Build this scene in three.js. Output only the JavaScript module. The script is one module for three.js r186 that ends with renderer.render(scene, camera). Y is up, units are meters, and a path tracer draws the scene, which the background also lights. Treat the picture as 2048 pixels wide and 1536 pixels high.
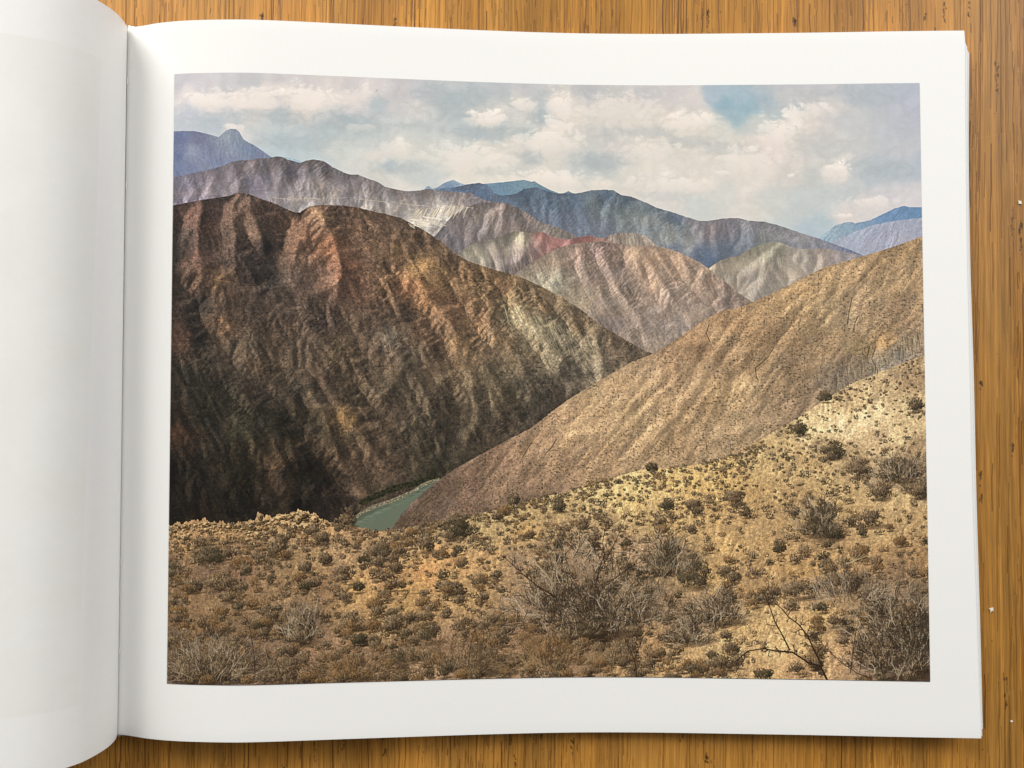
import * as THREE from 'three';
import { RectAreaLightUniformsLib } from 'three/addons/lights/RectAreaLightUniformsLib.js';

// ------------------------------------------------------------------ camera, light, exposure
const scene = new THREE.Scene();
scene.background = new THREE.Color(0x000000);
const LIFT = 0.0045;                                  // the flat part of the right page lies this far above the table top
const camera = new THREE.PerspectiveCamera(2 * Math.atan(768 / 1530) * 180 / Math.PI, 4 / 3, 0.01, 20);
camera.position.set(0.14076, 0.27894 + LIFT, 0.00922);
{ // looks almost straight down, tipped by about a degree and a half
  const p = -1.4855 * Math.PI / 180, r = -0.241 * Math.PI / 180;
  const right = new THREE.Vector3(Math.cos(r), 0, Math.sin(r));
  const row = (a, b, c) => new THREE.Vector3(a * Math.cos(r) - c * Math.sin(r), b, a * Math.sin(r) + c * Math.cos(r));
  const back = row(0, Math.cos(p), -Math.sin(p)), down = row(0, Math.sin(p), Math.cos(p));
  camera.setRotationFromMatrix(new THREE.Matrix4().makeBasis(right, down.clone().negate(), back));
}
camera.updateMatrixWorld();

const renderer = new THREE.WebGLRenderer();
renderer.toneMapping = THREE.LinearToneMapping;
renderer.toneMappingExposure = 1;
renderer.shadowMap.enabled = true;
RectAreaLightUniformsLib.init();

function areaLight(name, color, intensity, w, h, at, to) {
  const l = new THREE.RectAreaLight(color, intensity, w, h);
  l.name = name; l.position.set(...at); l.lookAt(...to); scene.add(l);
}
// daylight of a window beyond the far edge of the table, a little to the left; a paler window to the right; the ceiling
areaLight('window_light', new THREE.Color(1.0, 0.985, 0.95), 12.9, 1.0, 1.2, [-0.85, 1.05, -1.55], [0.14, 0, 0]);
areaLight('side_window_light', new THREE.Color(0.98, 0.98, 1.0), 6.4, 1.2, 1.2, [1.55, 1.15, -1.0], [0.14, 0, 0]);
areaLight('ceiling_light', new THREE.Color(1.0, 0.98, 0.95), 0.52, 3.2, 2.6, [0.2, 1.9, -0.8], [0.2, 0, -0.8]);

// ------------------------------------------------------------------ helpers
function mulberry(a) { return () => { a |= 0; a = a + 0x6D2B79F5 | 0; let t = Math.imul(a ^ a >>> 15, 1 | a); t = t + Math.imul(t ^ t >>> 7, 61 | t) ^ t; return ((t ^ t >>> 14) >>> 0) / 4294967296; }; }
const PERM = new Uint8Array(512), GX = new Float32Array(256), GY = new Float32Array(256);
{ const r = mulberry(77), p = [...Array(256).keys()];
  for (let i = 255; i > 0; i--) { const j = Math.floor(r() * (i + 1)); [p[i], p[j]] = [p[j], p[i]]; }
  for (let i = 0; i < 512; i++) PERM[i] = p[i & 255];
  for (let i = 0; i < 256; i++) { const a = r() * Math.PI * 2; GX[i] = Math.cos(a); GY[i] = Math.sin(a); } }
function noise(x, y) {                                // gradient noise, about -0.7 .. 0.7
  const xf = Math.floor(x), yf = Math.floor(y), X = xf & 255, Y = yf & 255, fx = x - xf, fy = y - yf;
  const u = fx * fx * fx * (fx * (fx * 6 - 15) + 10), v = fy * fy * fy * (fy * (fy * 6 - 15) + 10);
  const a = PERM[PERM[X] + Y], b = PERM[PERM[X + 1] + Y], c = PERM[PERM[X] + Y + 1], d = PERM[PERM[X + 1] + Y + 1];
  const n0 = GX[a] * fx + GY[a] * fy, n1 = GX[b] * (fx - 1) + GY[b] * fy, n2 = GX[c] * fx + GY[c] * (fy - 1), n3 = GX[d] * (fx - 1) + GY[d] * (fy - 1);
  const p = n0 + (n1 - n0) * u, q = n2 + (n3 - n2) * u;
  return p + (q - p) * v;
}
function fbm(x, y, o) { let s = 0, a = 1, f = 1; for (let i = 0; i < o; i++) { s += a * noise(x * f + i * 17.3, y * f - i * 9.7); a *= 0.5; f *= 2.03; } return s; }
function ridged(x, y, o) { let s = 0, a = 1, f = 1; for (let i = 0; i < o; i++) { { const n = noise(x * f + i * 31.7, y * f + i * 11.1); s += a * (Math.sqrt(n * n + 0.0016) * 1.4 - 0.35 + 0.35 * noise(x * f * 0.6 + 7, y * f * 0.6)); } a *= 0.5; f *= 1.97; } return s; }
const clamp = (x, a, b) => x < a ? a : x > b ? b : x;
const smooth = (a, b, x) => { const t = clamp((x - a) / (b - a), 0, 1); return t * t * (3 - 2 * t); };
function lerpTable(t) { return x => { if (x <= t[0][0]) return t[0][1]; for (let i = 1; i < t.length; i++) if (x <= t[i][0]) { const [a, b] = t[i - 1], [c, d] = t[i]; return b + (d - b) * (x - a) / (c - a); } return t[t.length - 1][1]; }; }
function spline(pts) {                                // monotone-safe cubic through (x, y) points
  const n = pts.length, m = [];
  for (let i = 0; i < n; i++) { const a = pts[Math.max(0, i - 1)], b = pts[Math.min(n - 1, i + 1)]; m.push((b[1] - a[1]) / (b[0] - a[0])); }
  return x => {
    if (x <= pts[0][0]) return pts[0][1] + m[0] * (x - pts[0][0]);
    if (x >= pts[n - 1][0]) return pts[n - 1][1] + m[n - 1] * (x - pts[n - 1][0]);
    let i = 1; while (pts[i][0] < x) i++;
    const [x0, y0] = pts[i - 1], [x1, y1] = pts[i], h = x1 - x0, t = (x - x0) / h, t2 = t * t, t3 = t2 * t;
    return y0 * (2 * t3 - 3 * t2 + 1) + m[i - 1] * h * (t3 - 2 * t2 + t) + y1 * (3 * t2 - 2 * t3) + m[i] * h * (t3 - t2);
  };
}
function mesh(name, geometry, material, parent = scene) {
  const o = new THREE.Mesh(geometry, material);
  o.name = name; o.castShadow = o.receiveShadow = true; parent.add(o);
  return o;
}

// ------------------------------------------------------------------ the table: oiled oak, grain running away from the viewer
const WOOD = 0.40;                                     // metres that one wood tile covers
function paintWood() {
  const S = 2048, r = mulberry(5), W = WOOD / S;       // metres per pixel
  const colour = document.createElement('canvas'), relief = document.createElement('canvas');
  colour.width = colour.height = relief.width = relief.height = S;
  const g = colour.getContext('2d'), b = relief.getContext('2d'), id = g.createImageData(S, S), d = id.data;
  const band = new Float32Array(S), warm = new Float32Array(S), fine = new Float32Array(S);
  for (let x = 0; x < S; x++) { const m = x * W * 1000; band[x] = fbm(m * 0.045, 3.1, 4) + 0.22 * Math.sin(Math.floor((m + 6 * Math.sin(m * 0.01)) / 46) * 12.9898 + 1.3); warm[x] = fbm(m * 0.03 + 40, 8.2, 3); fine[x] = fbm(m * 0.9, 1.7, 3); }
  for (let y = 0; y < S; y++) for (let x = 0; x < S; x++) {
    const mx = x * W * 1000, my = y * W * 1000, bend = 1.6 * noise(my * 0.012, mx * 0.008) + 0.3 * noise(my * 0.06, mx * 0.05);
    const q = mx + bend, i = clamp(Math.round(q / W / 1000), 0, S - 1);
    let l = 1.04 + 0.2 * band[i] + 0.13 * fine[i];
    l += 0.14 * fbm(q * 1.5, my * 0.03, 2) + 0.16 * fbm(q * 3.2, my * 0.06, 2) + 0.05 * noise(q * 0.25, my * 0.09);
    l += 0.022 * (r() - 0.5);
    const w = warm[i] * 0.5 + 0.25 * fbm(q * 0.12, my * 0.03 + 9, 2), k = (y * S + x) * 4;
    d[k] = clamp(168 * l + 6 * w, 0, 255); d[k + 1] = clamp(118 * l - 3 * w, 0, 255); d[k + 2] = clamp(52 * l - 10 * w, 0, 255); d[k + 3] = 255;
  }
  g.putImageData(id, 0, 0);
  b.fillStyle = '#fff'; b.fillRect(0, 0, S, S);
  const px = mm => mm / 1000 / W;
  const line = (x, y, len, wid, col, alpha, deep) => {  // one pore or growth line, a little crooked
    const lean = (noise(x * 0.006, y * 0.002) * 0.05 + (r() - 0.5) * 0.014), steps = Math.max(2, Math.ceil(len / 30));
    for (const [c, style] of [[g, `rgba(${col},${alpha})`], [b, `rgba(0,0,0,${deep})`]]) {
      c.strokeStyle = style; c.lineWidth = wid; c.lineCap = 'round'; c.beginPath(); c.moveTo(x, y);
      for (let i = 1; i <= steps; i++) { const t = i / steps; c.lineTo(x + lean * len * t + 1.1 * noise(x * 0.3, (y + len * t) * 0.02) * 3, y + len * t); }
      c.stroke();
    }
  };
  for (let i = 0; i < 1500; i++) {                     // long dark growth lines
    const x = r() * S, y = r() * S * 1.3 - S * 0.3, e = r();
    line(x, y, px(16 + 120 * e * e), px(0.17 + 0.3 * r() * r()), r() < 0.6 ? '78,44,10' : '104,64,20', 0.4 + 0.45 * r(), 0.55);
  }
  for (let i = 0; i < 13000; i++) {                    // fine short pores, thicker where the growth bands are dense
    const x = r() * S, y = r() * S * 1.06 - S * 0.05;
    if (r() > 0.4 + 1.1 * noise(x * 0.016, 5.5) + 0.5 * noise(x * 0.05, y * 0.004)) continue;
    line(x, y, px(2 + 16 * r() * r()), px(0.13 + 0.22 * r()), r() < 0.5 ? '98,60,18' : '72,42,12', 0.2 + 0.42 * r(), 0.4);
  }
  for (let i = 0; i < 230; i++) {                      // black specks lodged in groups of pores
    const x = r() * S, y = r() * S, n = 3 + Math.floor(r() * 18), spread = px(1 + 7 * r());
    for (let k = 0; k < n; k++) line(x + (r() - 0.5) * px(1.1), y + (r() - 0.5) * spread * 2, px(0.2 + 2.2 * r() * r()), px(0.22 + 0.5 * r()), '52,34,14', 0.25 + 0.4 * r(), 0.3);
  }
  for (let i = 0; i < 420; i++) { g.fillStyle = `rgba(70,42,14,${0.25 + 0.4 * r()})`; g.beginPath(); g.ellipse(r() * S, r() * S, px(0.15 + 0.25 * r()), px(0.12 + 0.3 * r()), r() * 3, 0, 7); g.fill(); }
  for (let i = 0; i < 26; i++) {                       // faint scratches across the grain
    g.strokeStyle = `rgba(226,190,128,${0.15 + 0.2 * r()})`; g.lineWidth = px(0.12); const x = r() * S, y = r() * S, a = (r() - 0.5) * 0.8, L = px(4 + 16 * r());
    g.beginPath(); g.moveTo(x, y); g.lineTo(x + L * Math.cos(a), y + L * Math.sin(a)); g.stroke();
  }
  for (let i = 0; i < 140; i++) { g.fillStyle = `rgba(240,222,180,${0.4 + 0.4 * r()})`; g.beginPath(); g.ellipse(r() * S, r() * S, px(0.1 + 0.12 * r()), px(0.1), r() * 3, 0, 7); g.fill(); }
  const out = [colour, relief].map((c, k) => { const t = new THREE.CanvasTexture(c); t.wrapS = t.wrapT = THREE.MirroredRepeatWrapping; if (!k) t.colorSpace = THREE.SRGBColorSpace; return t; });
  return out;
}
{
  const [map, bump] = paintWood();
  const wood = new THREE.MeshPhysicalMaterial({ map, bumpMap: bump, bumpScale: 0.00012, roughness: 0.42, specularIntensity: 0.5 });
  const g = new THREE.BoxGeometry(1.3, 0.03, 0.9, 1, 1, 1), p = g.attributes.position, uv = g.attributes.uv;
  for (let i = 0; i < p.count; i++) uv.setXY(i, (p.getX(i) + 0.2) / WOOD, (p.getZ(i) + 0.2) / WOOD);
  g.translate(0.14, -0.015, 0.02);
  const t = mesh('table_top', g, wood);
  t.userData = { kind: 'structure', label: 'oiled oak table top with dark grain lines under the open book', category: 'table' };
}

// ------------------------------------------------------------------ the picture printed on the right page
// Landmarks were read off the photograph in its pixels; P() turns them into the flat print's own units (1500 wide, 1200 high).
const topEdge = lerpTable([[349, 146], [426, 143.2], [520, 143.5], [600, 146], [685, 150], [848, 157], [982, 163.5], [1109, 168], [1348, 169.9], [1600, 170], [1839, 168.6]]);
const lowEdge = lerpTable([[334, 1366], [482, 1370], [635, 1368.7], [848, 1362.5], [1000, 1359.5], [1180, 1357], [1350, 1356], [1604, 1358.6], [1859, 1363.5]]);
const PW = 1500, PH = 1200;
function P(x, y) {
  const v = (y - topEdge(x)) / (lowEdge(x) - topEdge(x));
  const xl = 349.5 - 15.5 * v, xr = 1838.5 + 21.5 * v;
  let u = (x - xl) / (xr - xl); u -= 0.0045 * Math.exp(-((u - 0.33) ** 2) / 0.03);
  return [u * PW, v * PH];
}
const path = a => { const o = []; for (let i = 0; i < a.length; i += 2) o.push(P(a[i], a[i + 1])); return o; };

function paintPrint() {
  const TW = 1920, TH = 1536, K = TW / PW;             // texture pixels per print unit
  const canvas = document.createElement('canvas'); canvas.width = TW; canvas.height = TH;
  const c2 = canvas.getContext('2d'), N = TW * TH;
  const R = new Float32Array(N), G = new Float32Array(N), B = new Float32Array(N);

  // a field of colours blended between the tones noted at points of one region: x, y, red, green, blue, ...
  function tones(list, power = 3, soft = 60) {
    const step = 6, w = Math.ceil(PW / step) + 2, h = Math.ceil(PH / step) + 2, pts = [];
    for (let i = 0; i < list.length; i += 5) { const [u, v] = P(list[i], list[i + 1]); pts.push([u, v, list[i + 2], list[i + 3], list[i + 4]]); }
    let lo = 1e9, hi = -1e9; for (const p of pts) { lo = Math.min(lo, p[1]); hi = Math.max(hi, p[1]); }
    const j0 = Math.max(0, Math.floor((lo - 130) / step)), j1 = Math.min(h - 1, Math.ceil((hi + 130) / step)), f = new Float32Array(w * h * 3);
    for (let j = j0; j <= j1; j++) for (let i = 0; i < w; i++) {
      const u = i * step, v = j * step; let s = 0, r = 0, g = 0, b = 0;
      for (const p of pts) { const dx = u - p[0], dy = (v - p[1]) * 1.15, d2 = dx * dx + dy * dy + soft, k = 1 / (power === 4 ? d2 * d2 : d2 * Math.sqrt(d2)); s += k; r += k * p[2]; g += k * p[3]; b += k * p[4]; }
      const k = (j * w + i) * 3; f[k] = r / s; f[k + 1] = g / s; f[k + 2] = b / s;
    }
    const o = [0, 0, 0];
    return (u, v) => {
      const x = clamp(u / step, 0, w - 1.001), y = clamp(v / step, j0, j1 - 1.001), i = x | 0, j = y | 0, fx = x - i, fy = y - j, k = (j * w + i) * 3, q = k + w * 3;
      for (let n = 0; n < 3; n++) { const a = f[k + n] + (f[k + 3 + n] - f[k + n]) * fx, b = f[q + n] + (f[q + 3 + n] - f[q + n]) * fx; o[n] = a + (b - a) * fy; }
      return o;
    };
  }
  function outline(a, jag = 0, freq = 0.05, seed = 0) { // height of a skyline over the picture, in print units
    const t = path(a).sort((p, q) => p[0] - q[0]), f = lerpTable(t), o = new Float32Array(TW), rug = seed === 27 ? x => 9 * smooth(325, 290, x) * noise(x * 0.09, 3) + 5 * smooth(325, 290, x) * noise(x * 0.3, 8) : () => 0;
    for (let x = 0; x < TW; x++) { const u = x / K; o[x] = f(u) + jag * (fbm(u * freq, seed, 3) + 0.5 * noise(u * freq * 7, seed + 4)) + rug(u); }
    return o;
  }
  // strokes that carve gullies (negative) or raise spurs (positive): [depth, width, x, y, x, y, ...]
  function gullies(seed, count, deg, depth, wide, x0, x1, low, high) {   // small side gullies running down a slope between two skylines
    const r = mulberry(seed), out = [];
    for (let i = 0; i < count; i++) {
      const x = x0 + (x1 - x0) * r(), a0 = low(x), y = a0 + 14 + (high(x) - a0) * r(); let a = (deg + (r() - 0.5) * 26) * Math.PI / 180, px = x, py = y, L = 22 + 60 * r() * r(); const s = [(r() < 0.6 ? -1 : 0.8) * depth * (0.5 + r()), wide * (0.7 + 0.8 * r()), px, py];
      for (let k = 0; k < 3; k++) { a += (r() - 0.5) * 0.3; px += Math.cos(a) * L / 3; py += Math.sin(a) * L / 3; s.push(px, py); }
      out.push(s);
    }
    return out;
  }
  function carve(H, y0, y1, strokes) {
    for (const s of strokes) {
      const amp = s[0], wid = s[1], p = path(s.slice(2)), R3 = wid * 2.6;
      let a0 = 1e9, a1 = -1e9, b0 = 1e9, b1 = -1e9; for (const [u, v] of p) { a0 = Math.min(a0, u); a1 = Math.max(a1, u); b0 = Math.min(b0, v); b1 = Math.max(b1, v); }
      for (let y = Math.max(y0, Math.floor((b0 - R3) * K)); y < Math.min(y1, (b1 + R3) * K); y++) for (let x = Math.max(0, Math.floor((a0 - R3) * K)); x < Math.min(TW, (a1 + R3) * K); x++) {
        const wob = Math.min(7, wid), wu = x / K + wob * noise(x * 0.02, y * 0.02) + wob * 0.5 * noise(x * 0.07, y * 0.07), wv = y / K + wob * noise(x * 0.02 + 50, y * 0.02); let best = 1e9, at = 0;
        for (let i = 1; i < p.length; i++) {
          const [ax, ay] = p[i - 1], dx = p[i][0] - ax, dy = p[i][1] - ay, t = clamp(((wu - ax) * dx + (wv - ay) * dy) / (dx * dx + dy * dy), 0, 1), ex = wu - ax - dx * t, ey = wv - ay - dy * t, e = ex * ex + ey * ey;
          if (e < best) { best = e; at = (i - 1 + t) / (p.length - 1); }
        }
        H[(y - y0) * TW + x] += amp * 1.5 * Math.exp(-best / (wid * wid)) * Math.min(1, at * 4 + 0.3, (1 - at) * 4 + 0.2);
      }
    }
  }
  // running water cuts branching gullies into a tilted, rumpled slope; returns the light on it and how much water gathers, on a grid of 2 units
  function weather(o, sky, y0v, y1v) {
    const e = o.erode, st = 2, u0 = Math.max(0, e.u0 ?? 0), u1 = Math.min(PW, e.u1 ?? PW), w = Math.ceil((u1 - u0) / st) + 1, h = Math.ceil((y1v - y0v) / st) + 1, n = w * h;
    const base = lerpTable(path(e.base).sort((p, q) => p[0] - q[0])), H = new Float32Array(n), kind = new Uint8Array(n), r = mulberry(o.seed * 7 + 1);
    const S = new Float32Array(n), full = new Float32Array(TW * Math.ceil((y1v - y0v) * K + 4));
    if (o.strokes) carve(full, Math.floor(y0v * K), Math.floor(y0v * K) + Math.floor(full.length / TW), o.strokes);
    for (let j = 0; j < h; j++) for (let i = 0; i < w; i++) {
      const u = u0 + i * st, v = y0v + j * st, k = j * w + i, x = Math.min(TW - 1, Math.round(u * K)), a = (typeof e.dir === 'function' ? e.dir(u, v) : e.dir) * Math.PI / 180;
      kind[k] = v < sky[x] - 2 ? 0 : v > base(u) ? 2 : 1;
      const y = Math.min(Math.floor(full.length / TW) - 1, Math.round((v - y0v) * K));
      S[k] = full[y * TW + x];
      H[k] = -(e.tilt ?? 0.5) * (Math.cos(a) * u + Math.sin(a) * v) / st + (e.rumple ?? 5) * fbm(u * (e.grainy ?? 0.014) + o.seed, v * (e.grainy ?? 0.014), 5) + S[k] * (e.guide ?? 0.6) + r() * 0.4;
    }
    const rec = new Int32Array(n), area = new Float32Array(n), order = new Int32Array(n), don = new Int32Array(n), start = new Int32Array(n + 1), stack = new Int32Array(n);
    const NX = [1, 1, 0, -1, -1, -1, 0, 1], NY = [0, 1, 1, 1, 0, -1, -1, -1], ND = [1, 1.414, 1, 1.414, 1, 1.414, 1, 1.414];
    for (let it = 0; it < (e.times ?? 26); it++) {
      start.fill(0);
      for (let j = 0; j < h; j++) for (let i = 0; i < w; i++) {
        const k = j * w + i; rec[k] = k; if (kind[k] !== 1) continue; let best = 0;
        for (let d = 0; d < 8; d++) { const a = i + NX[d], b = j + NY[d]; if (a < 0 || b < 0 || a >= w || b >= h) continue; const q = b * w + a; if (!kind[q]) continue; const sl = (H[k] - H[q]) / ND[d]; if (sl > best) { best = sl; rec[k] = q; } }
        if (rec[k] !== k) start[rec[k] + 1]++;
      }
      for (let k = 0; k < n; k++) start[k + 1] += start[k];
      const fill = start.slice(0, n); for (let k = 0; k < n; k++) if (rec[k] !== k) don[fill[rec[k]]++] = k;
      let m = 0; for (let k = 0; k < n; k++) if (kind[k] && rec[k] === k) { let t = 0; stack[t++] = k; while (t) { const q = stack[--t]; order[m++] = q; for (let z = start[q]; z < start[q + 1]; z++) stack[t++] = don[z]; } }
      area.fill(1); for (let z = m - 1; z >= 0; z--) { const k = order[z]; if (rec[k] !== k) area[rec[k]] += area[k]; }
      const kk = e.cut ?? 0.12, up = e.lift ?? 0.35;
      for (let z = 0; z < m; z++) { const k = order[z], q = rec[k]; if (kind[k] !== 1) continue; if (q === k) { H[k] += up; continue; } const f = kk * Math.sqrt(area[k]); H[k] = (H[k] + up + f * H[q]) / (1 + f); }
      for (let pass = 0; pass < (e.soft ?? 3); pass++) { const D = e.creep ?? 0.18, C = H.slice(); for (let j = 1; j < h - 1; j++) for (let i = 1; i < w - 1; i++) { const k = j * w + i; if (kind[k] === 1 && kind[k - w] && kind[k - 1] && kind[k + 1]) H[k] += D * (C[k - 1] + C[k + 1] + C[k - w] + C[k + w] - 4 * C[k]); } }
    }
    const [lx, ly] = o.sun || [-0.72, -0.42], L = new Float32Array(n), A = new Float32Array(n);
    for (let j = 1; j < h - 1; j++) for (let i = 1; i < w - 1; i++) { const k = j * w + i; if (!kind[k]) continue; const up = kind[k - w] ? H[k - w] : H[k], gx = ((kind[k + 1] ? H[k + 1] : H[k]) - (kind[k - 1] ? H[k - 1] : H[k])) * 0.5, gy = (H[k + w] - up) * 0.5, sl = Math.sqrt(1 + gx * gx + gy * gy) ; L[k] = -(gx * lx + gy * ly) / Math.sqrt(sl) * -1; A[k] = Math.log(area[k]); }
    for (let k = 0; k < n; k++) L[k] = -L[k];
    // take the broad trend out of the light: the noted tones already hold it
    const blur = (F, rad) => { const T = new Float32Array(n), O = new Float32Array(n), Wt = new Float32Array(n), V = new Float32Array(n); for (let j = 0; j < h; j++) { let a = 0, c = 0; for (let i = -rad; i < w; i++) { const p = i + rad, q = i - rad - 1; if (p < w && kind[j * w + p]) { a += F[j * w + p]; c++; } if (q >= 0 && kind[j * w + q]) { a -= F[j * w + q]; c--; } if (i >= 0) { T[j * w + i] = a; Wt[j * w + i] = c; } } } for (let i = 0; i < w; i++) { let a = 0, c = 0; for (let j = -rad; j < h; j++) { const p = j + rad, q = j - rad - 1; if (p < h) { a += T[p * w + i]; c += Wt[p * w + i]; } if (q >= 0) { a -= T[q * w + i]; c -= Wt[q * w + i]; } if (j >= 0) O[j * w + i] = c ? a / c : 0; } } return O; };
    const B0 = blur(L, e.flat ?? 28); let s2 = 0, cnt = 0; for (let k = 0; k < n; k++) { L[k] -= B0[k]; if (kind[k] === 1) { s2 += L[k] * L[k]; cnt++; } }
    const inv = 1 / Math.sqrt(s2 / cnt);
    const at = (F, u, v) => { const x = clamp((u - u0) / st, 0, w - 1.001), y = clamp((v - y0v) / st, 0, h - 1.001), i = x | 0, j = y | 0, fx = x - i, fy = y - j, k = j * w + i; const p = F[k] + (F[k + 1] - F[k]) * fx, q = F[k + w] + (F[k + w + 1] - F[k + w]) * fx; return p + (q - p) * fy; };
    return { light: (u, v) => at(L, u, v) * inv, water: (u, v) => at(A, u, v) };
  }
  // one range of hills: skyline, tones, erosion that runs down its slopes, and the sun from the upper left
  function hill(o) {
    const sky = o.sky, colour = tones(o.tones, o.power || 3, o.soft || 60);
    let top = 1e9; for (let x = 0; x < TW; x++) top = Math.min(top, sky[x]);
    const y0 = Math.max(0, Math.floor((top - 4) * K)), y1 = Math.min(TH, Math.ceil((o.to || PH) * K)), H = new Float32Array(TW * (y1 - y0));
    for (let y = y0; y < y1; y++) for (let x = 0; x < TW; x++) {
      const u = x / K, v = y / K; if (v < sky[x] - 3) continue;
      const wx = u + o.warp * (1.5 * fbm(u * 0.009 + o.seed, v * 0.009, 2) + 0.16 * fbm(u * 0.045, v * 0.045 + o.seed, 3)), wy = v + o.warp * (1.5 * fbm(u * 0.009, v * 0.009 + o.seed + 30, 2) + 0.16 * fbm(u * 0.045 + 19, v * 0.045, 3));
      let h = 0;
      for (const [deg, weight, across, stretch, amp, oct] of o.grain) {
        const w = typeof weight === 'function' ? weight(u, v) : weight; if (w < 0.02) continue;
        const a = deg * Math.PI / 180, ca = Math.cos(a), sa = Math.sin(a), s = wx * ca + wy * sa, t = -wx * sa + wy * ca;   // s runs down the slope
        h += w * amp / across * ridged(s * across / stretch + o.seed * 3, t * across + o.seed, oct);
      }
      h += o.rough * fbm(u * 0.16, v * 0.16 + o.seed, 3) * 2.2;
      H[(y - y0) * TW + x] = h;
    }
    const worn = o.erode ? weather(o, sky, y0 / K, y1 / K) : null, rills = o.erode && o.erode.rills ? weather({ ...o, seed: o.seed + 40, erode: { ...o.erode, soft: o.erode.rillSoft ?? 0, tilt: (o.erode.tilt ?? 0.5) * 1.3, rumple: 9, grainy: 0.02, guide: 0.45, flat: 24, cut: 0.12 } }, sky, y0 / K, y1 / K) : null, fine = o.erode && o.erode.fine ? weather({ ...o, seed: o.seed + 70, erode: { ...o.erode, soft: 0, tilt: (o.erode.tilt ?? 0.5) * 1.4, rumple: 7, grainy: 0.028, guide: 0.35, flat: 16, cut: 0.13, times: 20 } }, sky, y0 / K, y1 / K) : null;
    if (o.strokes && !worn) carve(H, y0, y1, o.strokes);
    const tint = o.tint || [1, 1, 1], [lx, ly] = o.sun || [-0.72, -0.42], contrast = o.contrast, dots = o.dots || 0, rr = mulberry(o.seed * 91 + 3);
    for (let x = 0; x < TW; x++) {
      const edge = sky[x];
      for (let y = Math.max(y0 + 1, Math.floor(edge * K) - 1); y < y1 - 1; y++) {
        const cover = clamp(y - edge * K + 0.5, 0, 1); if (cover <= 0) continue;
        const k = (y - y0) * TW + x, u = x / K, v = y / K;
        const gx = (H[k + (x < TW - 1 ? 1 : 0)] - H[k - (x > 0 ? 1 : 0)]) * 0.5 * K, gy = (H[k + TW] - H[k - TW]) * 0.5 * K;
        const lit = (gx * -lx + gy * -ly) * -(0.25 + 0.95 * smooth(-0.35, 0.45, noise(u * 0.014 + o.seed, v * 0.014) + 0.4 * noise(u * 0.05, v * 0.05 + 3))), q0 = lit / Math.sqrt(1 + 0.35 * lit * lit);
        let q = q0 * (worn ? 0.5 : 1), wet = 0; if (worn) { const ju = u + 0.8 * noise(u * 0.3, v * 0.3), jv = v + 0.8 * noise(u * 0.3 + 9, v * 0.3); const b = worn.light(ju, jv); q -= b / Math.sqrt(1 + 0.18 * b * b) * (o.erode.power ?? 1); wet = worn.water(ju, jv); if (rills) { const f = rills.light(ju, jv); q -= f / Math.sqrt(1 + 0.25 * f * f) * o.erode.rills * (0.55 + 0.9 * smooth(-0.3, 0.4, noise(u * 0.013 + 4, v * 0.013))); wet = Math.max(wet, rills.water(ju, jv) * 0.9); } if (fine) { const f = fine.light(ju, jv); q -= f / Math.sqrt(1 + 0.25 * f * f) * o.erode.fine * (0.3 + 1.1 * smooth(-0.2, 0.35, noise(u * 0.017 + 24, v * 0.015))); } }
        let m = Math.exp(clamp(-q * contrast, -1.25, o.bright ?? 0.4)); if (wet > 3) m *= 1 - Math.min(0.24, (wet - 3) * 0.06) * (o.erode.shadow ?? 1);
        const t = o.jitter || 9, c = colour(u + t * noise(u * 0.06, v * 0.06 + o.seed) + t * 0.5 * noise(u * 0.2, v * 0.2), v + t * noise(u * 0.06 + 70, v * 0.06) + t * 0.5 * noise(u * 0.2, v * 0.2 + 31));
        m *= Math.exp(o.mottle * (1.3 * noise(u * 0.3, v * 0.34) + 1.3 * noise(u * 0.15 + 9, v * 0.17) + 0.8 * fbm(u * 0.045 + 5, v * 0.045, 2) + 0.9 * noise(u * 0.62 + 3, v * 0.7))) * (1 + o.grit * (rr() - 0.5));
        if (dots) { const n = noise(u * o.dotSize + 9, v * o.dotSize * 1.15 + o.seed) + 0.35 * noise(u * 0.03, v * 0.03 + 8); if (n > 0.28) m *= 1 - dots * smooth(0.28, 0.42, n); }
        if (o.air) { const f = o.air[3]; c[0] += (o.air[0] - c[0]) * f; c[1] += (o.air[1] - c[1]) * f; c[2] += (o.air[2] - c[2]) * f; m = 1 + (m - 1) * (1 - f); } const hue = o.hue * fbm(u * 0.035 + 12, v * 0.035 + o.seed, 3) * 26, j = y * TW + x, e = 1 - cover;
        const warm = (m - 1) * 5; { const g0 = 0.3 * c[0] + 0.59 * c[1] + 0.11 * c[2]; const gy0 = o.grey ?? 0.1; c[0] += (g0 - c[0]) * gy0; c[1] += (g0 - c[1]) * gy0; c[2] += (g0 - c[2]) * gy0; }
        R[j] = R[j] * e + cover * clamp(c[0] * tint[0] * m + hue + warm * 0.5, 4, 250); G[j] = G[j] * e + cover * clamp(c[1] * tint[1] * m + hue * 0.25, 4, 250); B[j] = B[j] * e + cover * clamp(c[2] * tint[2] * m - hue * 0.5 - warm * 0.5, 4, 250);
      }
    }
  }

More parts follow.
